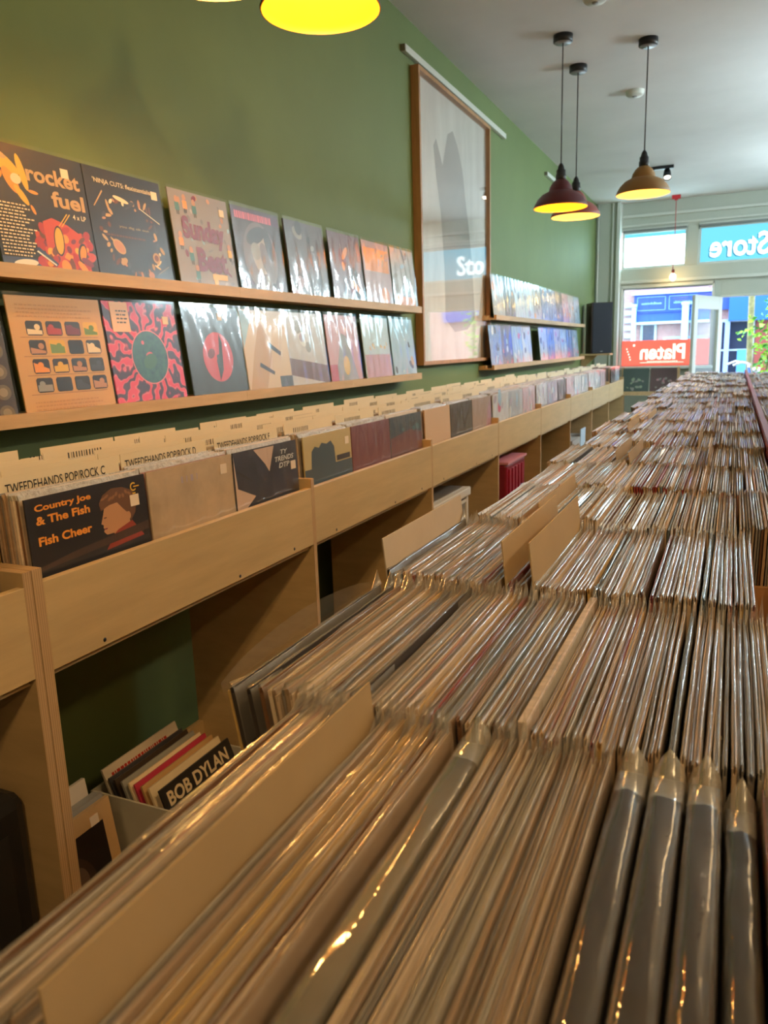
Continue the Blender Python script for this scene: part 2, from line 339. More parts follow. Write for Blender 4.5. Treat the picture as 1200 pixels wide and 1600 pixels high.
for x0, x1 in ((-2.08, -1.47), (-1.40, -.80)):
    b = MB(); z0, z1 = 2.27, 2.57
    b.box(x0, x1, -.15, -.14, z0, z0+.012); b.box(x0, x1, -.15, -.14, z1-.012, z1); b.box(x0, x0+.012, -.15, -.14, z0, z1); b.box(x1-.012, x1, -.15, -.14, z0, z1)
    x = x0+.10
    while x < x1-.12:                        # far lettering, too small to read
        w = R.uniform(.015, .035); b.box(x, x+w, -.15, -.14, 2.40, 2.40+R.uniform(.03, .055)); x += w+.012
    b.build('sign_board', bluel, t)
for i in range(6):
    b = MB(); b.box(-2.15, -.6, -.08-.01*(i % 2), 0, 2.70+i*.06, 2.735+i*.06); b.build('moulding', [C('moulding_pink', (175, 130, 150)), bluep][i % 2], t)
b = MB()
for i in range(9): b.box(-2.36, -2.20, -.05, 0, 1.0+i*.17, 1.10+i*.17)
b.build('quoins', paleb, t)
for x, r in ((-2.13, .05), (-1.04, .075), (-.86, .06)):
    b = MB(); b.tube([(x, -.24, 0), (x, -.24, 2.42)], r, 12); b.lathe([(r*1.25, 0), (r*1.25, .06)], 12, c=(x, -.24, 2.36)); b.build('pilaster', paleb, t)
for x0, x1, z0, z1 in ((-1.95, -1.70, .5, 1.95), (-1.45, -1.15, .8, 1.62), (-1.02, -.62, .8, 1.62), (-.28, .32, .1, 1.95)):
    b = MB(); b.box(x0, x1, -.03, 0, z0, z1); w = b.build('shop_window', darkg, t)
    b = MB(); b.box(x0-.05, x0, -.05, 0, z0, z1+.05); b.box(x1, x1+.05, -.05, 0, z0, z1+.05); b.box(x0, x1, -.05, 0, z1, z1+.06); b.box(x0, x1, -.045, 0, (z0+z1)/2+.3, (z0+z1)/2+.34)
    b.build('window_surround', C('surround_grey', (160, 175, 180)), w)
b = MB(); b.box(-.16, 1.7, -.30, 0, 1.97, 2.60); b.build('blue_canopy', C('canopy_blue', (14, 82, 175)), t)
b = MB(); b.box(-.22, -.12, -.20, 0, 0, 2.0); b.build('corner_post', C('post_lilac', (130, 150, 220)), t)
b = MB(); b.box(.40, 1.05, -.05, 0, 0, 1.95); b.build('red_door', C('red_brown_door', (125, 52, 45)), t)
b = MB(); b.box(.05, .26, -.10, -.05, .6, 1.35); b.build('notice_board', C('notice_blue', (70, 130, 185)), t)
# tree, climbing plant, bicycles
t = thing('street_tree', 'slim yellow green tree trunk across the open doorway', 'tree', (.21, 13.0, -.05))
b = MB(); b.tube([(.02, 0, 0), (.0, 0, 1.2), (-.02, .02, 2.2), (.02, 0, 3.6)], .045, 10); b.build('trunk', mat('bark', (.30, .27, .12), .8, noise=.4, scale=20), t)
def leaf_cluster(b, c, rad, n, size):
    for _ in range(n):
        p = Vector(c)+Vector((R.gauss(0, rad[0]), R.gauss(0, rad[1]), R.gauss(0, rad[2])))
        d = Vector((R.uniform(-1, 1), R.uniform(-1, 1), R.uniform(-1, .4))).normalized(); w = d.orthogonal().normalized(); s = size*R.uniform(.7, 1.3)
        nrm = d.cross(w)*s*.15
        b.add([p, p+d*s*.5+w*s*.35+nrm, p+d*s, p+d*s*.5-w*s*.35+nrm], [(0, 1, 2), (0, 2, 3)], R.choice([0, 0, 1]))
LG = [C('leaf_bright', (150, 205, 40), .4), C('leaf_mid', (70, 150, 50), .4)]
b = MB(); leaf_cluster(b, (0, 0, 3.3), (.5, .4, .35), 260, .12); leaf_cluster(b, (.03, -.1, 1.75), (.05, .05, .12), 12, .09); leaf_cluster(b, (-.08, -.1, 1.66), (.04, .05, .05), 10, .09)
b.build('leaves', LG, t)
t = thing('climbing_plant', 'bright green climbing plant hanging beside the shop doorway', 'plant', (.36, 12.0, -.05))
b = MB(); b.tube([(.06, 0, 0), (.05, .02, .9), (.08, 0, 1.5), (.05, 0, 2.2), (.08, .02, 2.7)], .02, 6); b.build('stem', mat('bark', (.3, .27, .12)), t)
b = MB(); leaf_cluster(b, (.0, 0, 1.45), (.05, .06, .22), 90, .075); leaf_cluster(b, (.08, 0, 2.0), (.05, .06, .3), 80, .075); leaf_cluster(b, (.03, 0, 1.0), (.08, .06, .2), 40, .075); b.build('leaves', LG, t)
b = MB(); b.lathe([(0, 0), (.13, 0), (.17, .32), (.155, .32), (.14, .28), (0, .28)], 18); b.build('planter', C('planter_orange', (205, 120, 50)), t)
def bicycle(label, x, y, rz, paint):
    t = thing('bicycle', label, 'bicycle', (x, y, -.05)); t.rotation_euler[2] = rz; t.scale = (1.15, 1.15, 1.15); st = mat('chrome', (.75, .78, .8), .2, metal=1)
    for wx in (0, 1.05):
        b = MB(); b.tube([(wx+.33*math.cos(k*math.pi/12), 0, .34+.33*math.sin(k*math.pi/12)) for k in range(25)], .017, 6); w = b.build('wheel', BLK, t)
        b = MB()
        for k in range(12): b.tube([(wx, 0, .34), (wx+.32*math.cos(k*math.pi/6), 0, .34+.32*math.sin(k*math.pi/6))], .0025, 4)
        b.build('spokes', st, w)
    b = MB()
    for p, q in (((.0, 0, .34), (.40, 0, .36)), ((.40, 0, .36), (.28, 0, .86)), ((.40, 0, .36), (.90, 0, .80)), ((.30, 0, .72), (.88, 0, .88)), ((.0, 0, .34), (.30, 0, .72)), ((1.05, 0, .34), (.86, 0, 1.0))): b.tube([p, q], .018, 8)
    b.build('bicycle_frame', paint, t)
    b = MB(); b.tube([(.64, -.30, 1.04), (.74, -.28, 1.08), (.86, -.12, 1.05), (.86, .12, 1.05), (.74, .28, 1.08), (.64, .30, 1.04)], .014, 8); b.tube([(.86, 0, .98), (.86, 0, 1.05)], .015); b.build('handlebar', st, t)
    b = MB(); b.box(.14, .42, -.09, .09, .88, .93); b.build('saddle', BLK, t, bevel=.03)
    b = MB(); b.lathe([(0, 0), (.045, .01), (.05, .07), (0, .075)], 14, c=(.95, 0, .93), axis='x' if False else 'z'); b.build('lamp', st, t)
bicycle('bicycle parked outside beyond the red banner window', -1.5, 12.25, -.15, C('bike_white', (215, 220, 230), .3))
bicycle('bicycle parked outside in front of the climbing plant', -.78, 12.6, .12, C('bike_blue', (60, 90, 170), .3))

# ------------------------------------------------------------------ lamps
def bulb_mat(name, col, s):
    m = bpy.data.materials.new(name); m.use_nodes = True; nt = m.node_tree; nt.nodes.clear()
    e = nt.nodes.new('ShaderNodeEmission'); e.inputs[0].default_value = (*col, 1); e.inputs[1].default_value = s
    o = nt.nodes.new('ShaderNodeOutputMaterial'); nt.links.new(e.outputs[0], o.inputs[0]); return m
BULBM = bulb_mat('warm_bulb_glow', (1, .54, .15), BULB)
SHADES = {'maroon': C('maroon_enamel', (88, 34, 42), .45), 'brick': C('brick_red_enamel', (140, 70, 60), .5), 'mustard': C('mustard_enamel', (138, 100, 38), .5), 'grey': C('grey_enamel', (70, 68, 62), .5), 'cream': C('cream_enamel', (170, 150, 120), .5)}
LINING = mat('amber_shade_lining', (.62, .28, .02), .5)
LINING2 = mat('peach_shade_lining', (.60, .40, .20), .5)
def pendant(label, x, y, zr, shade, lining=LINING):
    t = thing('pendant_lamp', label, 'lamp', (x, y, CZ), 'metal pendant lamps')
    z = zr-CZ
    prof = [(.160, 0), (.161, .004), (.155, .018), (.138, .048), (.112, .074), (.082, .089), (.071, .094), (.069, .104), (.064, .120), (.050, .142), (.034, .156), (.028, .160)]
    b = MB(); b.lathe([(r, z+h) for r, h in prof], 48, 0); b.lathe([(r-.003, z+h-.001) for r, h in prof][::-1], 48, 1); b.lathe([(.157, z-.001), (.160, z)], 48, 1)
    b.build('lamp_shade', [SHADES[shade], lining], t)
    b = MB(); b.lathe([(0, z+.150), (.030, z+.150), (.031, z+.185), (.027, z+.188), (.027, z+.212), (.021, z+.216), (.016, z+.236), (.008, z+.250), (0, z+.250)], 24); b.build('lamp_holder', BLK, t)
    b = MB(); b.lathe([(0, z+.045), (.018, z+.05), (.03, z+.068), (.033, z+.085), (.028, z+.105), (.015, z+.128), (.013, z+.15)], 20); b.build('bulb', BULBM, t)
    b = MB(); b.tube([(0, 0, z+.248), (0, 0, -.035)], .0042, 6); b.build('cord', C('cord_brown', (60, 50, 45)), t)
    b = MB(); b.lathe([(0, 0), (.056, 0), (.056, -.036), (.050, -.040), (0, -.040)], 32); b.build('canopy', BLK, t)
    b = MB(); b.lathe([(0, -.0405), (.048, -.0405), (.048, -.0415), (0, -.0415)], 32); b.build('canopy_plate', C('plate_grey', (150, 150, 155), .25), t)
    return t
pendant('amber lit pendant lamp hanging above the upper shelf of records', -1.054, 2.016, EYE+.892, 'grey')
pendant('pale lit pendant lamp of which only the rim shows, over the record shelf', -1.15, 1.66, EYE+.869, 'cream', LINING2)
pendant('maroon pendant lamp hanging nearest the tall framed picture', -1.010, 4.945, EYE+.818, 'maroon')
pendant('brick red pendant lamp hanging behind the maroon one', -1.022, 5.495, EYE+.842, 'brick', LINING2)
pendant('mustard yellow pendant lamp hanging over the centre island', -.568, 5.246, EYE+.897, 'mustard', LINING2)
# bare bulb on a red cord in front of the shop window
t = thing('bare_bulb_pendant', 'bare glowing bulb on a red cord before the shop window', 'lamp', (-.755, 10.60, CZ))
redc = C('red_cord', (200, 40, 50), .5)
b = MB(); b.box(-.05, .05, -.012, .012, -.045, 0); b.lathe([(0, -.06), (.02, -.06), (.02, -.04), (0, -.04)], 12); b.build('ceiling_hook', redc, t)
b = MB(); b.tube([(0, 0, -.05), (0.004, 0, -.45), (-.005, 0, -.87)], .004, 6); b.build('cord', redc, t)
b = MB(); b.lathe([(0, -.925), (.018, -.925), (.018, -.875), (.008, -.865), (0, -.865)], 14); b.build('lamp_holder', C('holder_red', (110, 40, 40)), t)
b = MB(); b.lathe([(0, -1.01), (.02, -1.0), (.036, -.975), (.034, -.95), (.018, -.925)], 18); b.build('bulb', bulb_mat('bare_bulb_glow', (1, .62, .22), 30), t)
# ceiling spot bars: a visible one by the shop front and an unseen row added to fill the near half
SPOTG = bulb_mat('spot_glow', (1, .85, .6), 6)
def spot_bar(label, x, y, watts=0, aim=(0, 0, -1), col=(1, .64, .28)):
    t = thing('ceiling_spot_bar', label, 'spotlight', (x, y, CZ))
    b = MB(); b.box(-.14, .14, -.02, .02, -.03, 0); b.build('bar', BLK, t)
    for sx in (-.07, .08):
        h = thing('spot_head', None, None, (sx, 0, -.085)); h.parent = t
        h.rotation_euler = Vector(aim).to_track_quat('-Z', 'Y').to_euler()
        b = MB(); b.lathe([(0, .05), (.03, .05), (.038, .0), (.040, -.045), (.034, -.045), (.032, -.03)], 20); b.build('housing', BLK, h)
        b = MB(); b.disc(.032, -.032, 20, up=False); b.build('lens', SPOTG, h)
        b = MB(); b.tube([(sx, 0, -.03), (sx, 0, -.085)], .007); b.build('stem', BLK, t)
        if watts:
            ld = bpy.data.lights.new('fill_spot_light', 'SPOT'); ld.energy = watts; ld.color = col; ld.spot_size = 1.5; ld.spot_blend = .8; ld.shadow_soft_size = .04
            lo = bpy.data.objects.new('fill_spot_light', ld); COL.objects.link(lo); lo.parent = h; lo.location = (0, 0, -.05)
spot_bar('small black double spotlight bar on the ceiling near the shop front', -.807, 8.84, 0, (.1, -.6, -1))
spot_bar('added black fill spotlight bar above the first island rows, out of view', .6, .6, FILL_SPOT_W, (-1.3, .5, -1))
spot_bar('added black fill spotlight bar above the aisle, out of view', .6, -1.2, FILL_SPOT_W, (-1.0, 1.2, -1))
spot_bar('added black fill spotlight bar above the centre island, out of view', .75, 3.2, FILL_SPOT_W, (-1.35, .1, -1))
FILL_TUBE = bulb_mat('fill_tube_glow', (1, .66, .31), FILL_TUBE_L*.52)  # hanging tubes added out of view as fill for the room
FILL_TUBE_COOL = bulb_mat('cool_fill_tube_glow', (.74, .93, 1), FILL_TUBE_L*3.2)  # cool added fill, supporting the daylight at the far end
def fill_tube(label, y, m):
    t = thing('fill_tube', label, 'lamp', (1.35, y, CZ), 'added fill tubes over the side aisle')
    b = MB(); b.tube([(0, -.62, -.55), (0, .62, -.55)], .05, 16); b.build('glowing_tube', m, t)
    b = MB(); b.box(-.02, .02, -.66, -.62, -.58, -.52); b.box(-.02, .02, .62, .66, -.58, -.52); b.build('end_cap', BLK, t)
    for sy in (-.64, .64):
        b = MB(); b.tube([(0, sy, -.52), (0, sy, 0)], .003, 6); b.build('cord', BLK, t)
for y_, d_ in ((-1.6, 'behind the viewer'), (1.0, 'beside the first island rows'), (3.6, 'beside the middle of the island')): fill_tube('added unseen fill tube lamp over the side aisle, '+d_, y_, FILL_TUBE)
for y_, d_ in ((6.2, 'beside the far island rows'), (8.8, 'just inside the shop front')): fill_tube('added unseen cool fill tube lamp over the side aisle, '+d_, y_, FILL_TUBE_COOL)
for i, (x, y) in enumerate(((-.752, 6.21), (-.757, 4.50))):
    t = thing('smoke_detector', ['white disc smoke detector behind the mustard pendant cord', 'white disc smoke detector cut by the top edge of the picture'][i], 'smoke detector', (x, y, CZ))
    b = MB(); b.lathe([(0, -.035), (.05, -.034), (.062, -.022), (.066, 0)], 28); b.build('cover', WHT, t)
    b = MB(); b.lathe([(0, -.040), (.014, -.040), (.018, -.034)], 16); b.build('sensor', C('sensor_grey', (150, 150, 150)), t)
for i, (y0, y1) in enumerate(((4.19, 6.21), (7.67, 9.3))):
    t = thing('picture_rail', ['white picture rail on the green wall above the tall frame', 'white picture rail on the green wall beyond the pendants'][i], 'rail', (WX, y0, 3.085))
    b = MB(); b.box(.002, .030, 0, y1-y0, -.018, .018); b.build('rail_bar', WHT, t, bevel=.003)
    b = MB(); b.box(0, .028, -.006, 0, -.016, .016); b.build('end_cap', C('cap_grey', (110, 105, 90)), t)

# ------------------------------------------------------------------ the tall framed picture
fy0, fy1, fz0, fz1 = 4.318, 5.713, 1.412, 3.038
t = thing('framed_picture', 'tall oak framed picture behind glass hanging between the record shelves', 'picture', (WX, (fy0+fy1)/2, fz0))
hw, hh, w = (fy1-fy0)/2, fz1-fz0, .022
b = MB(); b.box(.002, .05, -hw, -hw+w, 0, hh); b.box(.002, .05, hw-w, hw, 0, hh); b.box(.002, .05, -hw+w, hw-w, 0, w); b.box(.002, .05, -hw+w, hw-w, hh-w, hh)
b.build('picture_frame', FRAME_W, t)
art = bpy.data.materials.new('pale_wash_print'); art.use_nodes = True; nt = art.node_tree; N = nt.nodes.new; L = nt.links.new
tc = N('ShaderNodeTexCoord'); mp = N('ShaderNodeMapping'); mp.inputs['Scale'].default_value = (1, 2.4, .7); n = N('ShaderNodeTexNoise'); n.inputs['Scale'].default_value = 2.2; n.inputs['Detail'].default_value = 3
cr = N('ShaderNodeValToRGB'); cr.color_ramp.elements[0].position = .35; cr.color_ramp.elements[0].color = (.66, .62, .56, 1); cr.color_ramp.elements[1].position = .62; cr.color_ramp.elements[1].color = (.80, .77, .71, 1)
L(tc.outputs['Object'], mp.inputs[0]); L(mp.outputs[0], n.inputs['Vector']); L(n.outputs['Fac'], cr.inputs[0]); L(cr.outputs[0], nt.nodes['Principled BSDF'].inputs['Base Color'])
b = MB(); b.box(.006, .012, -hw+w, hw-w, w, hh-w); pr = b.build('print', art, t)
sh = [(-.38, 1.28), (-.33, 1.33), (-.27, 1.26), (-.22, 1.20), (-.17, 1.30), (-.12, 1.40), (-.02, 1.44), (.08, 1.36), (.17, 1.24), (.22, 1.08), (.30, .88), (.36, .66), (.40, .45), (.42, .30), (.25, .22), (-.02, .20), (-.20, .28), (-.21, .60), (-.26, .90), (-.33, 1.10)]
b = MB(); b.add([(.0125, y, z) for y, z in sh], [tuple(reversed(range(len(sh))))]); b.build('grey_shape', C('wash_grey', (178, 172, 166), .7, noise=.12, scale=4), t)
b = MB(); b.box(.034, .036, -hw+w, hw-w, w, hh-w); b.build('picture_glass', PICGLASS, t)

# ------------------------------------------------------------------ wall shelves
def shelf(label, y0, y1, z, joints):
    t = thing('record_shelf', label, 'shelf', (WX, y0, z))
    ys = [y0]+joints+[y1]
    for a, c in zip(ys[:-1], ys[1:]):
        b = MB(); b.box(.0, .12, a-y0+.0006, c-y0-.0006, -.034, -.022); b.box(.102, .12, a-y0+.0006, c-y0-.0006, -.0219, 0); b.build('shelf_board', OAK, t)
    b = MB(); b.box(0, .055, 0, y1-y0, -.0219, -.002); b.build('back_strip', OAK, t)
Z1, Z2 = EYE+.2366, EYE-.1239
shelf('upper wood record shelf on the near part of the green wall', .85, 4.12, Z1, [2.36])
shelf('lower wood record shelf on the near part of the green wall', .85, 4.10, Z2, [2.36])
shelf('upper wood record shelf beyond the tall framed picture', 5.62, 9.33, Z1, [7.4])
shelf('lower wood record shelf beyond the tall framed picture', 5.56, 9.34, Z2, [7.4])

# ------------------------------------------------------------------ records: cover prints, sleeves
LP = .314
class Art:
    """flat printed shapes in cover coordinates (u to the side, v up, both 0..1)"""
    def __init__(s, v0=0, vs=1): s.mb = MB(); s.mats = []; s.k = 0; s.v0 = v0; s.vs = vs
    def mi(s, m):
        if m not in s.mats: s.mats.append(m)
        return s.mats.index(m)
    def poly(s, pts, m):
        s.k += 1; x = .0002+.000012*s.k
        s.mb.add([(x, (u-.5)*LP, (s.v0+s.vs*v)*LP) for u, v in pts], [tuple(range(len(pts)))], s.mi(m)); return s
    def rect(s, u0, u1, v0, v1, m): return s.poly([(u0, v0), (u1, v0), (u1, v1), (u0, v1)], m)
    def ell(s, cu, cv, ru, rv, m, rot=0, n=24):
        return s.poly([(cu+ru*math.cos(2*math.pi*k/n)*math.cos(rot)-rv*math.sin(2*math.pi*k/n)*math.sin(rot),
                        cv+ru*math.cos(2*math.pi*k/n)*math.sin(rot)+rv*math.sin(2*math.pi*k/n)*math.cos(rot)) for k in range(n)], m)
    def ring(s, cu, cv, r0, r1, m, n=28, a0=0, a1=2*math.pi):
        for k in range(n):
            a = a0+(a1-a0)*k/n; c = a0+(a1-a0)*(k+1)/n
            s.poly([(cu+r0*math.cos(a), cv+r0*math.sin(a)), (cu+r1*math.cos(a), cv+r1*math.sin(a)), (cu+r1*math.cos(c), cv+r1*math.sin(c)), (cu+r0*math.cos(c), cv+r0*math.sin(c))], m)
        return s
    def text(s, body, u, v, w, h, m, bold=0.0, shear=0, slope=0):
        vs, fs = text_polys(body, w*LP, h*LP*s.vs, shear, bold); v = s.v0+s.vs*v; s.k += 1; x = .0002+.000012*s.k+.0004
        s.mb.add([(x, (u-.5)*LP+a, v*LP+b_+slope*a) for a, b_ in vs], fs, s.mi(m)); return s
    def lines(s, u0, u1, v0, v1, n, m, h=.5):
        """far too small print: rows of little bars"""
        for i in range(n):
            v = v1-(i+1)*(v1-v0)/n; u = u0; end = u1-R.random()*.3*(u1-u0)
            while u < end:
                w = R.uniform(.012, .045); s.rect(u, min(u+w, u1), v, v+(v1-v0)/n*h, m); u += w+.01
        return s
    def blobs(s, n, u0, u1, v0, v1, r, ms):
        for _ in range(n): s.ell(R.uniform(u0, u1), R.uniform(v0, v1), R.uniform(.3, 1)*r, R.uniform(.3, 1)*r*.7, R.choice(ms), R.uniform(0, 3.1), 10)
        return s
    def build(s, parent):
        if s.mb.v: return s.mb.build('cover_print', s.mats, parent)
def bowed_box(t, hgt=LP, wid=LP, bow=0, seg=1, mi=0):
    b = MB(); vs = []; fs = []
    for i in range(seg+1):
        y = -wid/2+wid*i/seg; x = bow*math.sin(math.pi*i/seg)
        vs += [(x-t, y, 0), (x, y, 0), (x, y, hgt), (x-t, y, hgt)]
    for i in range(seg):
        o = i*4
        for a in range(4): fs.append((o+a, o+(a+1) % 4, o+4+(a+1) % 4, o+4+a))
    fs = [tuple(reversed(f)) for f in fs]
    fs.append((0, 1, 2, 3)); fs.append(tuple(seg*4+k for k in (3, 2, 1, 0)))
    return b.add(vs, fs, mi)
def open_sleeve(t, bow=0, seg=8, g=.006, w=.00075):
    """a cover standing mouth up: two card edges with the slit between them"""
    b = MB(); vs = []; fs = []; pr = [(-t, 0), (0, 0), (0, LP), (-w, LP), (-w, LP-g), (-t+w, LP-g), (-t+w, LP-.0012), (-t, LP-.0012)]; m = len(pr)
    for i in range(seg+1):
        y = -LP/2+LP*i/seg; x = bow*math.sin(math.pi*i/seg); vs += [(px+x, y, pz) for px, pz in pr]
    for i in range(seg):
        for a in range(m): fs.append((i*m+(a+1) % m, i*m+a, (i+1)*m+a, (i+1)*m+(a+1) % m))
    fs.append(tuple(range(m))); fs.append(tuple(seg*m+k for k in reversed(range(m))))
    return b.add(vs, fs)
def wrinkled(seed, amp=.0035, n=26):
    """the slack front of a clear outer sleeve, a little bigger than the cover"""
    r = random.Random(seed); w = LP/2+.006
    ws = [(r.uniform(14, 46), r.uniform(-16, 16), r.uniform(0, 6), r.uniform(.4, 1)) for _ in range(5)]; vs = []; fs = []
    for j in range(n+1):
        for i in range(n+1):
            y = -w+2*w*i/n; z = -.001+(LP+.012)*j/n
            e = max(0, math.sin(math.pi*i/n))**.4*max(0, math.sin(math.pi*min(.97, j/n*.94+.05)))**.4
            d = sum(c*(1-abs(math.sin(a*y*1.2+b_*z+p))) for a, b_, p, c in ws)*amp*.9*e
            vs.append((.0012+d, y, z))
    for j in range(n):
        for i in range(n):
            o = j*(n+1)+i; fs.append((o, o+1, o+n+2, o+n+1))
    return MB().add(vs, fs, 0, True).mesh('plastic_sleeve', SLEEVE)
WRINK = [wrinkled(i, .0022+.0008*(i % 4)) for i in range(8)]
FLATS = MB().add([(.003, -.162, -.001), (.003, .162, -.001), (.003, .162, .322), (.003, -.162, .322)], [(0, 1, 2, 3)]).mesh('plastic_sleeve', SLEEVE_FLAT)
STICK = C('price_sticker', (235, 215, 190), .5)
def display(label, group, loc, lean, bg, art=None, wr=None, t=.004, cat='record', rz=0, sticker=None, ly=0):
    o = bowed_box(t).build('record_sleeve', bg); o.location = loc; o.rotation_euler = (ly, -lean, rz)
    tag(o, label, cat, group)
    if art is None: art = Art()
    art.build(o)
    if sticker:
        b = MB(); u, v = sticker; y = (u-.5)*LP; z = v*LP; b.box(.0002, .0014, y, y+.026, z, z+.024); b.build('price_sticker', STICK, o)
    if wr is not None: inst('plastic_sleeve', WRINK[wr % 8] if wr >= 0 else FLATS, o)
    return o
K = lambda n, rgb, r=.38: C(n, rgb, r)
blackc = K('print_black', (34, 31, 32)); ivory = K('print_ivory', (236, 214, 176)); orange = K('print_orange', (240, 150, 50)); redp = K('print_red', (176, 44, 36))
brown = K('print_brown', (110, 62, 38)); yellow = K('print_yellow', (224, 176, 50)); bluep_ = K('print_blue', (44, 66, 108)); pink = K('print_pink', (226, 110, 140)); maroonp = K('print_maroon', (120, 44, 60))
greyp_ = K('print_grey', (150, 148, 142)); white_ = K('print_white', (226, 224, 218)); darkg_ = K('print_charcoal', (62, 60, 64)); teal = K('print_teal', (70, 120, 120)); skin = K('print_skin', (190, 138, 104))
lav = K('print_lavender', (176, 160, 176)); sky_ = K('print_sky', (150, 185, 205)); tanp = K('print_tan', (196, 158, 108)); green_ = K('print_green', (110, 140, 50)); dpurp = K('print_purple', (84, 56, 84))
silver = K('print_silver', (190, 196, 204), .25); ink_navy = K('print_navy', (40, 42, 58))
GU = 'display records on the upper shelf'; GL = 'display records on the lower shelf'
LX = WX+.097; LEAN = math.radians(6)
DROP = .0215
def up(y): return (LX, y+.022, Z1-DROP+.0005)
def lo(y): return (LX, y+.020, Z2-DROP+.0005)
# upper shelf, near the camera
a = Art()
for i, (cu, cv, ru, rv, m, ro) in enumerate([(.16, .86, .17, .06, yellow, -.5), (.05, .74, .10, .05, orange, .3), (.22, .72, .11, .05, orange, -1.0), (.30, .62, .09, .03, yellow, -.9), (.34, .80, .035, .14, yellow, .2), (.10, .92, .12, .03, tanp, -.3), (.42, .66, .05, .014, orange, -.1), (.39, .52, .04, .015, orange, -1.1), (.27, .74, .05, .04, ivory, 0)]): a.ell(cu, cv, ru, rv, m, ro)
a.text('rocket', .38, .745, .56, .13, tanp, .03).text('fuel', .60, .575, .36, .13, tanp, .03).text('4 x LP', .80, .50, .15, .04, ivory, .02)
a.rect(.0, .46, .03, .13, bluep_); a.ell(.22, .09, .12, .03, white_, .1)
a.blobs(46, .38, .96, .05, .40, .075, [redp, redp, brown, orange, maroonp, K('print_ember', (200, 70, 40))])
a.poly([(.46, .20), (.46, .44), (.56, .48), (.72, .44), (.88, .36), (.94, .18), (.86, .06), (.52, .05)], K('print_ember', (200, 70, 40)))
a.blobs(20, .46, .92, .07, .42, .06, [redp, brown, orange, maroonp, yellow]); a.ell(.60, .30, .055, .125, blackc, -.1); a.ell(.60, .30, .045, .11, yellow, -.1); a.ell(.84, .22, .05, .09, blackc, -.3); a.ell(.845, .22, .035, .07, orange, -.3)
for k in range(4): a.ell(.70+.06*k, .10+.05*(k % 2), .03, .07, [brown, redp, orange, maroonp][k], .4*k)
for du in (0, .03): a.poly([(.62+du, .42), (.63+du, .42), (.74+du, .53), (.73+du, .535)], yellow)
a.poly([(.33, .21), (.37, .23), (.55, .11), (.52, .08)], bluep_); a.poly([(.34, .19), (.355, .20), (.53, .10), (.52, .09)], white_); a.ell(.63, .09, .05, .06, orange, .4)
a.lines(.02, .38, .14, .56, 16, ivory, .42).lines(.05, .9, .035, .06, 1, ivory)
display('black record with a red robot and yellow arm above rows of small print', GU, up(1.537), LEAN, blackc, a, -1, sticker=(.75, .83))
a = Art()
cps = [ivory, tanp, brown, skin, darkg_]
for k in range(54):
    an = 2*math.pi*k/54+R.uniform(-.05, .05); r = R.uniform(.27, .40)
    a.ell(.52+r*1.05*math.cos(an), .44+r*.92*math.sin(an), R.uniform(.012, .05), R.uniform(.008, .022), R.choice(cps), R.uniform(0, 3))
a.ell(.30, .33, .085, .055, tanp, -.6).ell(.30, .33, .07, .042, skin, -.6).ell(.79, .27, .05, .05, tanp).ell(.79, .27, .03, .03, brown).ell(.68, .10, .04, .035, skin).ell(.33, .20, .05, .03, tanp, .5).ell(.42, .76, .10, .02, ivory, -.2)
a.poly([(.06, .66), (.07, .655), (.20, .80), (.19, .81)], tanp); a.poly([(.66, .72), (.66, .71), (.92, .60), (.92, .61)], ivory); a.poly([(.78, .12), (.78, .11), (.96, .20), (.95, .205)], greyp_)
a.text("'NINJA CUTS: flexistentialism", .10, .855, .80, .055, ivory, .01).text('you dig ok out', .34, .50, .40, .028, tanp).lines(.16, .80, .42, .45, 1, brown)
display('black record with a scattered ring of beige machine pieces', GU, up(1.855), LEAN, K('sleeve_black', (40, 36, 36), .32), a, -1, sticker=(.86, .83))
a = Art(); gb = K('doodle_grey', (142, 134, 128))
a.blobs(40, .03, .97, .02, .98, .045, [K('doodle_pale', (170, 160, 152)), K('doodle_dark', (112, 108, 108)), sky_, skin, maroonp])
for u, v in ((.12, .85), (.25, .88), (.40, .85), (.10, .50), (.24, .36), (.30, .18), (.93, .45), (.60, .12)):
    a.ell(u, v+.05, .03, .035, skin); a.rect(u-.035, u+.035, v-.06, v+.02, R.choice([yellow, ivory, orange, teal])); a.rect(u-.02, u-.005, v-.10, v-.06, darkg_); a.rect(u+.005, u+.02, v-.10, v-.06, darkg_)
a.text('Sunday', .15, .46, .72, .29, maroonp, .045, slope=-.02).text('Best', .33, .20, .52, .25, maroonp, .045).rect(.55, .82, .13, .19, yellow).lines(.1, .9, .02, .05, 1, redp)
display('grey doodle covered record with big maroon hand lettering', GU, up(2.207), LEAN, gb, a, -1, sticker=(.84, .82))
a = Art(); a.rect(.0, 1, .86, .97, dpurp); a.lines(.06, .95, .865, .955, 1, pink, .9)
a.ell(.50, .46, .36, .40, K('portrait_grey', (120, 112, 116))).ell(.52, .50, .20, .24, K('portrait_pale', (176, 168, 164))).ell(.60, .44, .10, .20, K('portrait_grey', (120, 112, 116)), .3).ell(.44, .70, .22, .09, darkg_, .35).ell(.70, .62, .08, .20, darkg_, .25).ell(.40, .52, .10, .10, greyp_, .4).blobs(10, .1, .9, .05, .2, .07, [dpurp, darkg_, greyp_])
display('charcoal record with a blurred grey face under a pink title strip', GU, up(2.546), LEAN, K('sleeve_plum', (74, 66, 72), .35), a, 1)
def abstract(ms, n=14, r=.2, strip=None):
    a = Art(); a.blobs(n, .05, .95, .05, .95, r, ms)
    if strip: a.rect(.0, 1, strip[0], strip[1], strip[2])
    return a
display('dark grey glossy record standing just after the box spine gap', GU, up(2.905), LEAN, K('sleeve_slate', (88, 84, 86), .3), abstract([darkg_, greyp_, lav], 8, .16), 2, t=.008)
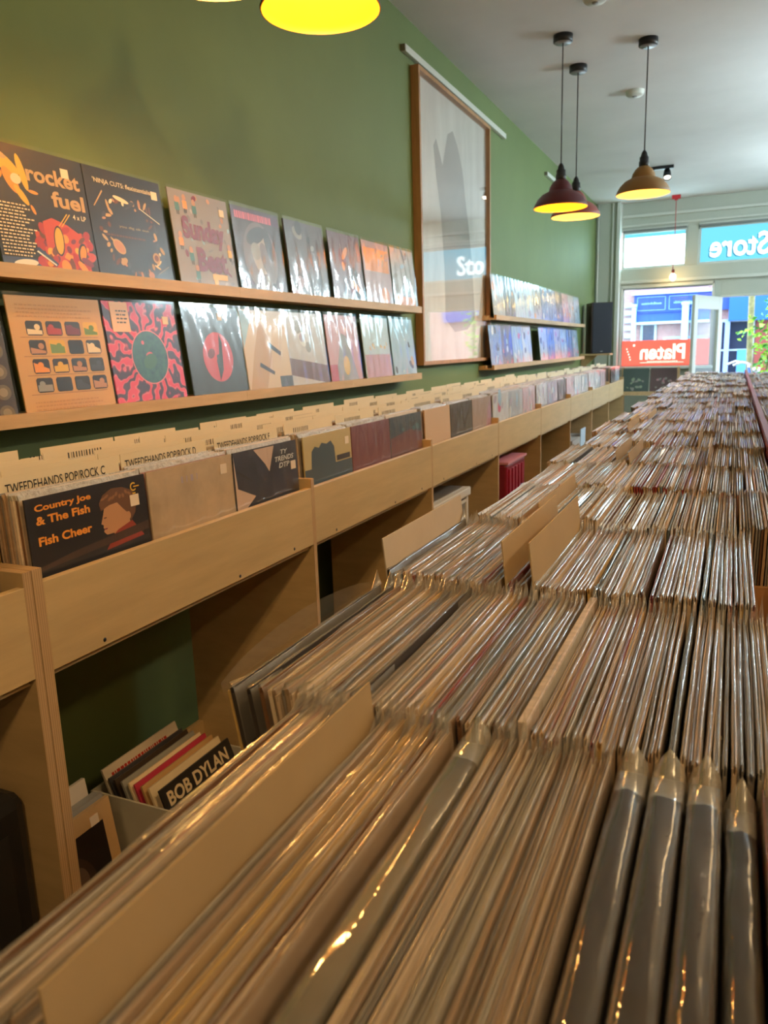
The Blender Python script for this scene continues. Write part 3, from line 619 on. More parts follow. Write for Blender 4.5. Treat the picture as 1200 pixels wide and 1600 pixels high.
display('plum record with orange flame shapes on the upper shelf', GU, up(3.267), LEAN, K('sleeve_mauve', (108, 82, 88), .3), abstract([orange, maroonp, darkg_], 7, .16, (.0, .10, greyp_)), 3)
display('pale pink record with an orange block along its top', GU, up(3.608), LEAN, K('sleeve_rose', (190, 160, 160), .35), Art().rect(.05, .95, .55, .9, orange).blobs(6, .1, .9, .55, .9, .1, [skin, tanp]).ell(.7, .18, .16, .14, orange), 4)
display('silvery record with an amber foot, last before the tall frame on the upper shelf', GU, up(3.945), LEAN, K('sleeve_silver', (168, 170, 170), .3), Art().rect(.1, .9, .08, .22, orange).blobs(6, .1, .9, .3, .9, .14, [greyp_, sky_, darkg_]), 5)
# lower shelf
a = Art()
for i in range(5):
    for j in range(6): a.ell(.1+.2*i, .08+.16*j, .07, .06, K('dot_olive', (112, 96, 70))).ell(.1+.2*i, .08+.16*j, .04, .035, K('dot_tan', (150, 132, 100)))
a.text('L.P.', .68, .18, .14, .05, ivory)
display('dark record covered in tan discs, cut by the edge of the picture', GL, lo(1.212), LEAN, K('sleeve_umber', (66, 54, 44), .35), a, -1)
a = Art(); films = [[darkg_, ivory], [brown, redp], [darkg_, maroonp], [yellow, green_], [maroonp, skin], [yellow, green_], [green_, blackc], [blackc, ivory], [brown, orange], [green_, yellow], [dpurp, skin], [sky_, darkg_], [blackc, greyp_], [redp, blackc], [green_, darkg_], [maroonp, skin]]
for j in range(4):
    for i in range(4):
        u, v = .15+.205*i, .68-.155*j; f = films[j*4+i]
        a.poly([(u+.015, v), (u+.155, v), (u+.17, v+.015), (u+.17, v+.105), (u+.155, v+.12), (u+.015, v+.12), (u, v+.105), (u, v+.015)], K('film_black', (40, 30, 24)) if f[0] not in (yellow,) else yellow)
        a.poly([(u+.01, v+.01), (u+.16, v+.01), (u+.16, v+.03+.05*R.random()), (u+.01, v+.05+.05*R.random())], f[1]); a.ell(u+.05+.07*R.random(), v+.07, .03, .025, f[1])
    a.rect(.08, .92, .665-.155*j, .668-.155*j, brown)
a.lines(.08, .92, .83, .95, 4, K('faint_ochre', (196, 148, 84)), .4).lines(.10, .85, .07, .16, 3, K('faint_ochre', (196, 148, 84)), .4)
display('tan record printed with a grid of sixteen little film pictures', GL, lo(1.552), LEAN, K('sleeve_ochre', (212, 164, 98), .4), a, -1)
o = display('pink and purple swirl record with a blue oval in the middle', GL, lo(1.877), LEAN, swirl_mat(), Art(), None, sticker=(.80, .80))
blue_oval = mat('blue_oval_print', lin((44, 84, 118)), .35, noise=1, scale=50, col2=lin((62, 120, 128)))
Art().ell(.54, .48, .262, .262, K('oval_rim', (232, 130, 150)), 0, 48).ell(.54, .48, .25, .25, blue_oval, 0, 48).ell(.53, .50, .05, .03, pink, .2).ell(.46, .62, .02, .02, pink).ell(.53, .44, .10, .07, teal, .4).build(o)
b = MB(); b.box(.0002, .0012, -.128, -.055, .226, .312); s_ = b.build('hype_sticker', K('sticker_peach', (236, 190, 150)), o)
Art().lines(.16, .30, .80, .94, 4, blackc, .4).build(s_).location.x = .0012
inst('plastic_sleeve', FLATS, o)
a = Art(); a.ell(.52, .46, .27, .27, K('label_red', (206, 60, 76)), 0, 48); a.poly([(.50, .20), (.58, .32), (.62, .62), (.58, .72), (.54, .50), (.48, .42)], blackc); a.ell(.52, .46, .03, .03, blackc); a.ell(.40, .50, .07, .05, maroonp, .5)
display('black record with a large red disc at its centre', GL, lo(2.23), LEAN, K('sleeve_coal', (44, 44, 50), .3), a, 0, sticker=(.60, .86))
display('cream record with a dark diagonal figure and crumpled clear sleeve', GL, lo(2.557), LEAN, K('sleeve_ivory', (216, 190, 150), .35), Art().poly([(.0, .0), (.35, .0), (.62, .55), (.40, .9), (.2, .5)], tanp).poly([(.55, .62), (.80, .50), (.78, .45), (.52, .57)], blackc).poly([(.3, .38), (.6, .26), (.58, .22), (.28, .33)], blackc).rect(.7, 1, 0, .2, darkg_).poly([(.0, .55), (.25, .95), (.0, 1)], sky_), 1)
display('white and brown record in a crumpled sleeve on the lower shelf', GL, lo(2.868), LEAN, K('sleeve_pearl', (196, 190, 186), .3), Art().poly([(.0, .2), (1, .05), (1, .30), (.0, .42)], brown).blobs(7, .1, .9, .5, .95, .15, [greyp_, white_, lav]), 6)
display('rose pink record with a grey triangle on the lower shelf', GL, lo(3.207), LEAN, K('sleeve_blush', (206, 150, 152), .35), Art().poly([(.1, .0), (.9, .0), (.6, .7), (.45, .75)], greyp_).ell(.52, .28, .10, .14, yellow).rect(.0, .22, .0, .3, K('print_crimson', (190, 60, 84))), 3)
display('record with a pale upper half and brick pink lower half', GL, lo(3.572), LEAN, K('sleeve_powder', (188, 206, 208), .35), Art().rect(.02, .98, .02, .42, K('print_brickpink', (190, 130, 128))).blobs(9, .1, .9, .5, .6, .05, [yellow, ivory]), 4)
display('ice blue record, last before the tall frame on the lower shelf', GL, lo(3.912), LEAN, K('sleeve_ice', (160, 190, 204), .3), Art().blobs(9, .1, .9, .1, .95, .13, [white_, tanp, sky_, darkg_]), 7)
# shelves beyond the frame
ORD = 'zero first second third fourth fifth sixth seventh eighth ninth tenth eleventh twelfth thirteenth fourteenth fifteenth sixteenth seventeenth eighteenth nineteenth twentieth'.split()
def ordw(n):
    if n <= 20: return ORD[n]
    tens = {2: 'twenty', 3: 'thirty', 4: 'forty', 5: 'fifty'}[n//10]
    return tens.replace('y', 'ieth') if n % 10 == 0 else tens+'-'+ORD[n % 10]
bgs = [K('sleeve_ice', (160, 190, 204)), K('sleeve_pearl', (196, 190, 186)), K('sleeve_silver', (168, 170, 170)), K('sleeve_denim', (110, 140, 180)), K('sleeve_blush', (206, 150, 152)), K('sleeve_slate', (88, 84, 86)), K('sleeve_cloud', (210, 216, 220))]
bgn = ['ice blue', 'pearl white', 'silver grey', 'denim blue', 'blush pink', 'slate grey', 'cloud white']
for lev, z, y0, n, gr in ((0, Z1, 5.80, 11, 'records on the far upper shelf'), (1, Z2, 5.74, 12, 'records on the far lower shelf')):
    for i in range(n):
        if lev == 1 and i == 4: continue
        k = R.randrange(7)
        y = y0+i*.322+R.uniform(-.006, .006)
        if y > 9.17: break
        display('%s record, %s past the tall frame on the far %s shelf' % (bgn[k], ordw(i+1), ['upper', 'lower'][lev]), gr, (LX, y, z-DROP+.0005), LEAN, bgs[k],
                Art().blobs(7, .1, .9, .1, .95, .14, [sky_, white_, orange if lev == 0 else pink, lav, darkg_, bluep_]), i+lev*3)

# speaker on its bracket
t = thing('loudspeaker', 'black loudspeaker with a wood edge mounted high by the shop front', 'speaker', (-1.475, 9.75, EYE-.105)); t.rotation_euler[2] = math.radians(24)
b = MB(); b.box(-.125, .125, 0, .26, 0, .60); b.build('cabinet', C('speaker_wood', (70, 44, 38), .4), t, bevel=.004)
b = MB(); b.box(-.112, .124, -.014, 0, .006, .594); b.build('grille', C('grille_navy', (30, 34, 46), .7), t, bevel=.005)
b = MB(); b.box(-.015, .015, -.017, -.014, .02, .03); b.build('badge', C('badge_grey', (150, 150, 150), .3), t)
t2 = thing('speaker_bracket', 'yellow wood bracket under the black loudspeaker', 'bracket', (WX, 9.80, EYE-.105))
b = MB(); b.box(.0, .36, -.12, .12, -.02, -.001); b.build('bracket_board', OAK, t2)
b = MB(); b.add([(0, -.012, -.02), (.20, -.012, -.02), (0, -.012, -.20), (0, .012, -.02), (.20, .012, -.02), (0, .012, -.20)], [(0, 2, 1), (3, 4, 5), (0, 1, 4, 3), (1, 2, 5, 4), (2, 0, 3, 5)]); b.build('brace', OAK, t2)

# ------------------------------------------------------------------ wall bins
XB, Y0, ZT, ZB, XBK = -1.114, .9583, EYE-.3866, EYE-.5573, -1.60
PT = .018
t = thing('record_bin_run', 'long birch plywood record bins standing along the green wall', 'record bin', (0, 0, 0))
RUN = t
def side_panel(y0, y1, parent):
    b = MB(); b.box(XBK, XB-.0015, y0, y1, 0, ZT+.026, 0); b.box(XB-.0015, XB, y0, y1, 0, ZT+.026, 1); b.box(XBK, XB, y0, y1, ZT+.026, ZT+.0265, 1)
    return b.build('side_panel', [PLY, PLYE], parent, bevel=.0012)
for k in range(9):
    y = Y0+k+(0.09 if k == 8 else 0)
    side_panel(y-PT-(.004 if k == 0 else 0), y, t)
for k in range(7):
    ya, yb = Y0+k, Y0+k+1-PT
    if k == 6: yb = Y0+7-PT
    b = MB(); b.box(XB-PT, XB, ya, yb, ZB, ZT); f = b.build('front_panel', PLY, t, bevel=.001)
    if k < 3:
        b = MB()
        for u, dz in ((.13, .012), (.60, .010), (.87, .014)): b.lathe([(0, XB+.0006), (.0042, XB+.0005), (.005, XB-.001)], 10, c=(0, ya+u, ZB+dz), axis='x')
        b.build('screw', BLK, f)
b = MB(); b.box(XB-PT, XB, Y0+7, Y0+8.09-PT, ZB, ZT); b.build('front_panel', PLY, t, bevel=.001)
for k in range(8):
    ya, yb = Y0+k, Y0+k+1-PT+(0.09 if k == 7 else 0)
    b = MB(); b.box(XBK, XB-PT, ya, yb, ZB-.016, ZB-.001); b.build('bin_floor', PLY, t)
    b = MB(); b.box(XBK, XBK+.012, ya, yb, ZB, ZT+.02); b.build('bin_back', PLY, t)
    b = MB(); b.box(XBK, XBK+PT, ya, yb, .20, .29); b.build('back_rail', PLY, t)
t = thing('record_bin_unit', 'birch plywood record bin cut by the edge of the picture, butted against the long run', 'record bin', (0, 0, 0))
ye = Y0-PT-.0055
side_panel(ye-PT, ye, t); side_panel(ye-1, ye-1+PT, t)
b = MB(); b.box(XB-PT, XB, ye-1+PT, ye-PT, ZB, ZT); b.build('front_panel', PLY, t, bevel=.001)
b = MB(); b.box(XBK, XB-PT, ye-1+PT, ye-PT, ZB-.016, ZB-.001); b.build('bin_floor', PLY, t)
b = MB(); b.box(XBK, XBK+.012, ye-1+PT, ye-PT, ZB, ZT+.02); b.build('bin_back', PLY, t)
# records in the bins: a front record, lettered divider cards behind it, the packed rest as one mass
ZR = ZB+.0005
COLY = [[Y0+k+.014+.158+i*.3225 for i in range(3)] for k in range(8)]
COLY[7] = [y+.03 for y in COLY[7]]
BAYN = [ordw(k+1) for k in range(8)]
GF = 'front records in the wall bins'
fronts = {}
a = Art(); a.text('Country Joe', .06, .905, .44, .052, orange, .035, slope=.0).text('& The Fish', .06, .835, .42, .052, orange, .035).text('Fish Cheer', .06, .71, .42, .055, orange, .035)
a.v0 = .40; a.vs = .62
hair = K('hair_brown', (112, 74, 48)); hair2 = K('hair_light', (150, 102, 64)); sk2 = K('face_tan', (196, 142, 100))
a.poly([(.60, .70), (.575, .60), (.56, .545), (.58, .53), (.575, .50), (.585, .485), (.575, .46), (.60, .42), (.66, .42), (.70, .34), (.84, .36), (.82, .50), (.80, .66), (.74, .76)], sk2)
a.poly([(.70, .44), (.84, .50), (.94, .30), (.58, .26), (.66, .40)], K('shirt_red', (150, 56, 40)))
a.poly([(.57, .68), (.56, .76), (.60, .84), (.68, .89), (.78, .88), (.87, .82), (.90, .72), (.88, .58), (.83, .50), (.80, .60), (.76, .66), (.72, .73), (.64, .72)], hair)
for k in range(9): a.ell(.60+.03*k, .80+.02*math.sin(k*2), .025, .012, hair2, .5+k*.2)
a.ell(.81, .56, .022, .045, sk2); a.ell(.60, .60, .014, .008, hair); a.ell(.595, .485, .016, .008, maroonp)
a.v0 = 0; a.vs = 1; a.ring(.885, .93, .020, .030, yellow, 14, .8, 5.6); a.rect(.885, .94, .926, .934, yellow); a.rect(.87, .90, .88, .89, yellow)
a.poly([(0, .56), (1, .62), (1, .68), (.3, .62), (0, .58)], K('sleeve_dusk', (70, 52, 44)))
fronts[0, 0] = ('black record with orange lettering and a red haired profile', K('sleeve_night', (38, 36, 42), .3), a, -1, (.84, .80))
a = Art(.4, .6); a.rect(.36, .38, .78, .86, lav).rect(.42, .43, .78, .86, lav).rect(.47, .50, .78, .86, lav).rect(.54, .55, .78, .86, lav)
fronts[0, 1] = ('faded beige record in a slack clear sleeve', mat('faded_sleeve_print', lin((206, 178, 144)), .4, noise=.30, scale=9), a, 2, (.84, .86))
a = Art(.5, .5); a.poly([(.30, .98), (.62, .98), (.52, .55), (.46, .70)], K('pale_peach', (210, 180, 160))).poly([(.0, .95), (.03, .4), (.28, .2), (.1, .0), (0, 0)], K('pale_peach', (210, 180, 160))).poly([(.02, .72), (.28, .45), (.2, .50), (.04, .64)], blackc)
a.text('TY', .72, .80, .12, .08, white_, .02, .2).text('TRENDS', .62, .68, .32, .09, white_, .02, .2).text('DTP', .68, .56, .18, .09, white_, .02, .2)
fronts[0, 2] = ('navy record with pale peach spikes and white brush script', ink_navy, a, 5, (.88, .74))
a = Art(.45, .55); a.poly([(.12, .3), (.15, .72), (.22, .80), (.30, .76), (.36, .84), (.46, .80), (.55, .84), (.62, .72), (.64, .3)], K('silhouette_blue', (70, 84, 92))).rect(.0, 1, .0, .42, K('silhouette_blue', (70, 84, 92))).rect(.66, .96, .44, .54, darkg_)
fronts[1, 0] = ('olive cream record with dark blue group silhouettes', K('sleeve_olivecream', (190, 170, 120)), a, -1, (.86, .84))
fronts[1, 1] = ('maroon record with a white glint on its clear sleeve', K('sleeve_maroon', (122, 66, 68)), Art().poly([(.5, .0), (1, .1), (1, .5)], K('maroon_light', (164, 112, 106))), 3, None)
fronts[1, 2] = ('dark teal record with a rusty lower edge', K('sleeve_petrol', (64, 78, 86)), Art(.5, .5).poly([(0, .0), (1, .0), (1, .5), (.6, .62), (0, .50)], K('rust_red', (116, 70, 70))).blobs(5, .2, .9, .62, .9, .1, [teal, darkg_]), 6, None)
fronts[2, 0] = ('plain beige divider board standing at the front', K('sleeve_kraft', (196, 160, 122), .6), Art(), None, None)
fronts[2, 1] = ('dark grey glossy record with a white glint', K('sleeve_graphite', (84, 84, 84), .25), Art(), 4, None)
fronts[2, 2] = ('beige record with a pink figure beside its edge', K('sleeve_latte', (176, 150, 132)), Art().poly([(.55, .0), (1, .0), (1, .95), (.8, .8)], K('dusty_pink', (190, 140, 150))), 1, None)
extra = [('silver record with pale blue blotches', silver, [sky_, white_, lav]), ('pale pink and silver record', K('sleeve_petal', (205, 175, 185)), [pink, white_, silver]), ('white record in a shiny sleeve', K('sleeve_snow', (214, 214, 216)), [sky_, pink, lav]), ('black record with a narrow pale edge', K('sleeve_pitch', (40, 42, 46)), [darkg_]), ('lilac grey record', K('sleeve_lilac', (168, 160, 180)), [white_, pink, sky_])]
order = [2, 0, 1, 0, 4, 3, 1, 2, 0, 2, 0, 1, 3, 0]
n = 0
for k in range(3, 8):
    for i in range(3):
        if k == 7 and i == 0: continue
        e = extra[order[n % len(order)]]; n += 1
        fronts[k, i] = (e[0], e[1], abstract(e[2], 7, .16), n, None)
PLACE = ['first', 'middle', 'last']
for (k, i), (lab, bg, art_, wr, st) in fronts.items():
    lab2 = lab if k < 3 else '%s fronting the %s stack of the %s wall bin' % (lab, PLACE[i], BAYN[k])
    display(lab2 if k >= 3 else lab2+' in the wall bins', GF, (XB-PT-.012, COLY[k][i], ZR), math.radians(1.8), bg, art_, wr, sticker=st)
# divider cards
def card_mesh(nm, w=.306, h=.352, notch=0, t=.0014):
    b = MB(); hw = w/2
    o = [(-hw, 0), (hw, 0), (hw, h), (-hw, h)]
    if notch: o = [(-hw, 0), (hw, 0), (hw, h-.018), (hw-notch, h-.018), (hw-notch, h), (-hw, h)] if notch > 0 else [(-hw, 0), (hw, 0), (hw, h), (-hw-notch, h), (-hw-notch, h-.018), (-hw, h-.018)]
    n = len(o); vs = [(0, y, z) for y, z in o]+[(-t, y, z) for y, z in o]
    b.add(vs, [tuple(range(n)), tuple(reversed(range(n, 2*n)))]+[(i, i+n, (i+1) % n+n, (i+1) % n) for i in range(n)])
    return b.mesh(nm, CREAMC)
CARDS = [card_mesh('divider_card'), card_mesh('divider_card', notch=.05), card_mesh('divider_card', notch=-.06), card_mesh('divider_card', h=.346)]
TEXTS = {(0, 0, 0): 'TWEEDEHANDS POP/ROCK C', (0, 1, 0): 'TWEEDEHANDS POP/ROCK D', (0, 2, 0): 'TWEEDEHANDS POP/ROCK F'}
LETTER_GAP = (.052, .05, .048)
def card_text(parent, s=None):
    a = Art()
    if s: a.text(s, .05, (.352-.033)/LP, .80, .060, INK, .008)
    else:
        u = R.uniform(.08, .3); e = u+R.uniform(.2, .6); v = (.352-.030)/LP
        while u < e:
            w = R.uniform(.012, .03); a.rect(u, u+w*.5, v, v+.045, INK); u += w+.006
    if a.mb.v: a.mb.build('lettering', a.mats, parent)
CARDX = []
for k in range(8):
    for i in range(3):
        if k == 7 and i == 0: continue
        offs = [.052+.006*((i+k) % 3), .135, .215, .295, .375][: (5 if k < 5 else 3)]
        if k >= 3: offs = offs[1:]
        for j, d in enumerate(offs):
            x = XB-PT-.012-d+R.uniform(-.012, .012)
            j_ = 0 if (k < 3 and j == 0) else R.randrange(4)
            o = inst('divider_card', CARDS[j_], None, (x, COLY[k][i]+R.uniform(-.004, .004), ZR+R.uniform(-.004, .006) if j else ZR), (0, -math.radians(2), 0))
            if (k, i, j) in TEXTS: lab = 'cream divider card lettered for pop and rock %s, behind the %s record' % (TEXTS[k, i, j][-1], ['black orange lettered', 'faded beige', 'navy peach'][i])
            else: lab = 'cream divider card, %s from the front, %s stack of the %s wall bin' % (ordw(j+1), PLACE[i], BAYN[k])
            tag(o, lab, 'divider card', 'cream divider cards in the wall bins')
            if k < 4: card_text(o, TEXTS.get((k, i, j)))
            CARDX.append((k, i, x))
for j, d in enumerate((.06, .20, .33)):
    o = inst('divider_card', CARDS[0], None, (XB-PT-.012-d, ye-PT-.166, ZR), (0, -math.radians(4.5), 0)); card_text(o, None)
    tag(o, 'cream divider card, %s from the front of the bin cut by the picture edge' % ordw(j+1), 'divider card', 'cream divider cards in the wall bins')
o = display('brown record at the front of the bin cut by the picture edge', GF, (XB-PT-.02, ye-PT-.166, ZR), math.radians(5), K('sleeve_cocoa', (96, 70, 50)), Art(), 1)
EDGE = [mat('edge_'+n_, lin(c), .5, noise=.18, scale=60, stretch=(1, .3, 1)) for n_, c in (('cream', (222, 202, 178)), ('tan', (184, 153, 122)), ('beige', (208, 184, 158)), ('sand', (170, 144, 118)), ('grey', (140, 132, 124)), ('pale_grey', (190, 184, 174)), ('brown', (120, 86, 60)), ('charcoal', (62, 56, 54)), ('dusty_pink', (184, 136, 124)), ('red', (150, 60, 52)), ('blue_grey', (110, 124, 138)), ('straw', (212, 176, 108)))]
EN = ['cream', 'tan', 'beige', 'sandy', 'grey', 'pale grey', 'brown', 'charcoal', 'dusty pink', 'red', 'blue grey', 'straw yellow']
EW = [20, 16, 18, 12, 8, 9, 6, 5, 4, 2, 2, 4]
def pick(r): return r.choices(range(12), EW)[0]
rb = random.Random(11)
b = MB()
cols = [(k, i, COLY[k][i]) for k in range(8) for i in range(3) if not (k == 7 and i == 0)]+[(-1, 0, ye-PT-.166)]
for k, i, yc in cols:
    x = XB-PT-.026
    cx = [c for kk, ii, c in CARDX if (kk, ii) == (k, i)]
    while x > XBK+.05:
        t_ = rb.uniform(.0032, .005)
        if not any(abs(x-t_/2-c) < t_ for c in cx):
            h = LP-rb.uniform(0, .004); y = yc+rb.uniform(-.003, .003); s_ = math.tan(math.radians(2)); mi = pick(rb); m2 = 12 if rb.random() < .75 else mi
            x0, x1 = x-t_*.9, x; xa, xb_ = x0-s_*h, x1-s_*h; xm = (xa+xb_)/2
            vs = [(x0, y-.157, ZR), (x1, y-.157, ZR), (x1, y+.157, ZR), (x0, y+.157, ZR), (xa, y-.157, ZR+h), (xb_, y-.157, ZR+h), (xb_, y+.157, ZR+h), (xa, y+.157, ZR+h), (xm, y-.159, ZR+h+.012), (xm, y+.159, ZR+h+rb.uniform(.004, .012))]
            b.add(vs, [(0, 1, 5, 4), (1, 2, 6, 5), (2, 3, 7, 6), (3, 0, 4, 7)], mi); b.add(vs, [(5, 6, 9, 8), (7, 4, 8, 9), (4, 5, 8), (6, 7, 9)], m2)
        x -= t_
SHEEN = mat('sleeve_top_sheen', (.60, .55, .47), .2, spec=.8, noise=.3, scale=90, bump=.4)
tag(b.build('packed_records', EDGE+[SHEEN]), 'tightly packed records filling the wall bins between the cream cards', 'records', None, 'stuff')

# ------------------------------------------------------------------ under the bins
t = thing('record_box', 'white cardboard box of records on the floor under the first wall bin', 'box', (-1.39, 1.61, 0))
cb = mat('white_cardboard', (.60, .56, .46), .7, noise=.1, scale=6); bx, by, bh, w = .19, .18, .32, .006
b = MB(); b.box(-bx, bx, -by, by, 0, .06); b.build('box_floor', cb, t)
for x0, x1, y0, y1 in ((-bx, -bx+w, -by, by), (bx-w, bx, -by, by), (-bx+w, bx-w, -by, -by+w), (-bx+w, bx-w, by-w, by)):
    b = MB(); b.box(x0, x1, y0, y1, w, bh); b.build('box_wall', cb, t)
boxed = [(-.10, 'pale record with red print standing tallest in the white floor box', K('boxed_pale', (214, 200, 180)), .02), (-.075, 'charcoal record leaning in the white floor box', darkg_, 0), (-.055, 'umber record leaning in the white floor box', K('sleeve_umber', (66, 54, 44)), 0),
         (-.030, 'grey record leaning in the white floor box', greyp_, 0), (-.005, 'cream record in the white floor box before the crimson one', ivory, 0), (.015, 'crimson record in the white floor box', K('print_crimson', (190, 60, 84)), 0), (.04, 'tan record in the white floor box after the crimson one', tanp, 0), (.065, 'ivory record in the white floor box after the tan one', ivory, 0), (.10, 'black record with a cream lettered band in the white floor box', blackc, 0)]
for i, (dx, lab, bg, h) in enumerate(boxed):
    a = None
    if i == 0: a = Art().lines(.08, .9, .84, .94, 1, redp, .9).ell(.5, .55, .3, .2, greyp_)
    if i == 8: a = Art().rect(.02, .98, .80, .98, blackc).text('BOB DYLAN', .06, .82, .86, .13, ivory, .03)
    display(lab, 'records in the white floor box', (-1.39+dx+.045, 1.61, .061+h), math.radians(20), bg, a, -1 if i == 8 else None, t=.007)
t = thing('record_crate', 'low cardboard crate of records behind the doubled bin post', 'box', (-1.42, 1.125, 0))
b = MB(); b.box(-.13, .13, -.163, .163, 0, .13); b.build('crate_floor', cb, t)
b = MB(); b.box(-.13, -.124, -.163, .163, .13, .24); b.box(.124, .13, -.163, .163, .13, .24); b.box(-.124, .124, -.163, -.158, .13, .24); b.box(-.124, .124, .158, .163, .13, .24); b.build('crate_wall', cb, t)
a = Art().rect(.10, .90, .08, .86, K('portrait_dark', (36, 28, 26))).ell(.5, .42, .25, .32, K('portrait_shadow', (62, 46, 38))).ell(.58, .5, .09, .14, K('portrait_glint', (104, 82, 66)))
display('tan bordered record with a dark portrait, facing out of the low crate', 'records in the low crate', (-1.315, 1.125, .131), math.radians(8), tanp, a, None, sticker=(.78, .86), t=.012)
display('grey record leaning behind the dark portrait record', 'records in the low crate', (-1.335, 1.125, .135), math.radians(8), greyp_, None, -1, t=.03)
display('pale sleeve poking up behind the dark portrait record', 'records in the low crate', (-1.385, 1.122, .165), math.radians(8), K('boxed_pale', (214, 200, 180)), None, None, t=.01)
t = thing('equipment_case', 'black rounded equipment case standing under the cut off bin', 'case', (-1.31, .700, 0))
b = MB(); b.box(-.14, .14, -.21, .21, .03, .715); b.build('case_body', BLK, t, bevel=.025)
b = MB(); b.box(-.10, .10, .2101, .2115, .10, .65); b.box(.1401, .1415, -.16, .16, .10, .65); b.build('case_grille', C('case_grey', (30, 28, 28), .6), t)
b = MB()
for sx in (-.1, .1):
    for sy in (-.16, .16): b.lathe([(0, 0), (.02, 0), (.02, .031), (0, .031)], 12, c=(sx, sy, 0))
b.build('foot', BLK, t)
t = thing('drawer_tower', 'white plastic drawer tower under the third wall bin bay', 'drawers', (-1.36, 3.33, 0))
wp = C('drawer_white', (214, 206, 194), .35); dr = C('drawer_smoke', (150, 140, 130), .25)
b = MB()
for sx in (-.19, .16):
    for sy in (-.27, .24): b.box(sx, sx+.03, sy, sy+.03, 0, .80)
b.box(-.20, .20, -.28, .28, .79, .83)
for z in (.02, .28, .54): b.box(-.19, .19, -.27, .27, z, z+.02)
b.build('tower_frame', wp, t, bevel=.004)
b = MB(); b.box(-.17, .17, -.25, .25, .83, .834); b.build('tower_top', dr, t)
for z in (.045, .305, .565):
    b = MB(); b.box(-.185, .185, -.235, .235, z, z+.21); d = b.build('drawer', dr, t, bevel=.006)
    b = MB(); b.box(.185, .20, -.10, .10, z+.15, z+.17); b.box(.185, .19, -.235, .235, z+.195, z+.21); b.build('handle', wp, d)
t = thing('red_cabinet', 'deep red metal cabinet with a round badge under a wall bin bay', 'cabinet', (-1.30, 4.30, 0))
rc = C('cabinet_red', (128, 14, 34), .4)
b = MB(); b.box(-.18, .18, -.17, .25, 0, .86); b.build('cabinet_body', rc, t, bevel=.012)
b = MB()
for y in (-.13, -.06, .01, .08, .15): b.box(.18, .188, y, y+.04, .62, .83)
b.build('ribs', C('rib_red', (150, 28, 48), .35), t)
b = MB(); b.box(.18, .187, -.15, .23, .06, .58); d = b.build('cabinet_door', rc, t, bevel=.003)
b = MB(); b.lathe([(0, .200), (.045, .198), (.05, .187)], 20, c=(0, .14, .66), axis='x'); b.build('badge', C('badge_blue', (70, 96, 140), .3), t)
b = MB(); b.lathe([(0, .204), (.03, .202), (.03, .199)], 20, c=(0, .14, .66), axis='x'); b.build('badge_rim', C('badge_white', (220, 215, 215), .3), t)
b = MB(); b.box(.10, .19, -.17, .25, .862, .875); b.build('top_lip', C('lip_pink', (214, 140, 150), .3), t)
t = thing('storage_box', 'pale box with a blue end panel under a far wall bin bay', 'box', (-1.33, 6.62, 0))
b = MB(); b.box(-.17, .17, -.33, .27, 0, .74); b.build('box_body', C('box_grey', (176, 168, 160), .6), t)
b = MB(); b.box(.17, .176, .02, .25, .30, .80); b.build('end_panel', C('panel_ice', (190, 210, 226), .4), t)
b = MB(); b.box(.176, .178, .08, .20, .36, .60); b.build('blue_print', bluep_, t)
b = MB(); b.box(.17, .175, -.33, -.05, .20, .50); b.build('red_panel', K('print_crimson', (190, 60, 84)), t)

# ------------------------------------------------------------------ record rack under the shop window
t = thing('display_rack', 'yellow wood record rack under the shop window', 'rack', (-.95, 10.35, 0))
for z in (.86, .30):
    b = MB(); b.box(-.36, .36, -.14, .10, z, z+.025); b.box(-.36, .36, -.15, -.14, z, z+.05); b.build('rack_shelf', OAK, t)
for sx in (-.36, .30):
    b = MB(); b.box(sx, sx+.04, .06, .10, 0, 1.20); b.build('rack_post', OAK, t)
for i, (x, lab, bg, z) in enumerate(((-1.12, 'dark green record with pale figures on the window rack', K('sleeve_bottle', (66, 84, 80)), .887), (-.79, 'dark record with rosy figures on the window rack', K('sleeve_wine', (92, 70, 72)), .887), (-1.10, 'pale edged record on the low shelf of the window rack', K('sleeve_moss', (110, 120, 104)), .327))):
    a = Art().blobs(12, .15, .85, .1, .6, .09, [[greyp_, K('fig_sage', (150, 165, 140))], [K('dusty_pink', (190, 140, 150)), greyp_], [greyp_, darkg_]][i])
    display(lab, 'records on the window rack', (x, 10.24, z), math.radians(14), bg, a, -1, t=.012, rz=-math.pi/2)

# ------------------------------------------------------------------ centre island of records
IX0, IX1, ZI = -.44, .088, EYE-.278
STARTS = [.185, .515, .868, 1.213, 1.555, 1.89]+[2.232+.345*i for i in range(16)]
t = thing('record_island', 'long plywood island bin packed with rows of records', 'record bin', (0, 0, 0))
BOT = ZI-LP-.002
b = MB(); b.box(IX0, .62, .10, 7.60, .06, BOT-.012); b.build('island_base', PLY, t)
b = MB(); b.box(IX0-.018, .62, .09, 7.61, BOT-.012, BOT-.001); b.build('bin_floor', PLY, t)
b = MB(); b.box(IX0-.036, IX0-.018, .09, 7.61, BOT-.05, BOT+.13); b.build('side_board', PLY, t)
b = MB(); b.box(.62, .638, .09, 7.61, BOT-.05, BOT+.13); b.build('side_board', PLY, t)
mar = C('partition_maroon', (128, 42, 56), .45)
b = MB(); b.box(IX1+.002, IX1+.018, 1.20, 7.60, BOT, ZI+.022); b.build('centre_partition', mar, t)
b = MB(); b.box(IX0+.02, .60, .14, 7.56, 0, .06); b.build('plinth', BLK, t)
for i, y in enumerate(STARTS[1:]):
    b = MB(); b.box(IX0+.06, IX1+.002 if y > 1.25 else .62, y-.016, y-.007, BOT, ZI-(.075 if i == 2 else .15)); b.build('row_divider', FRAME_W if i == 2 else PLY, t)
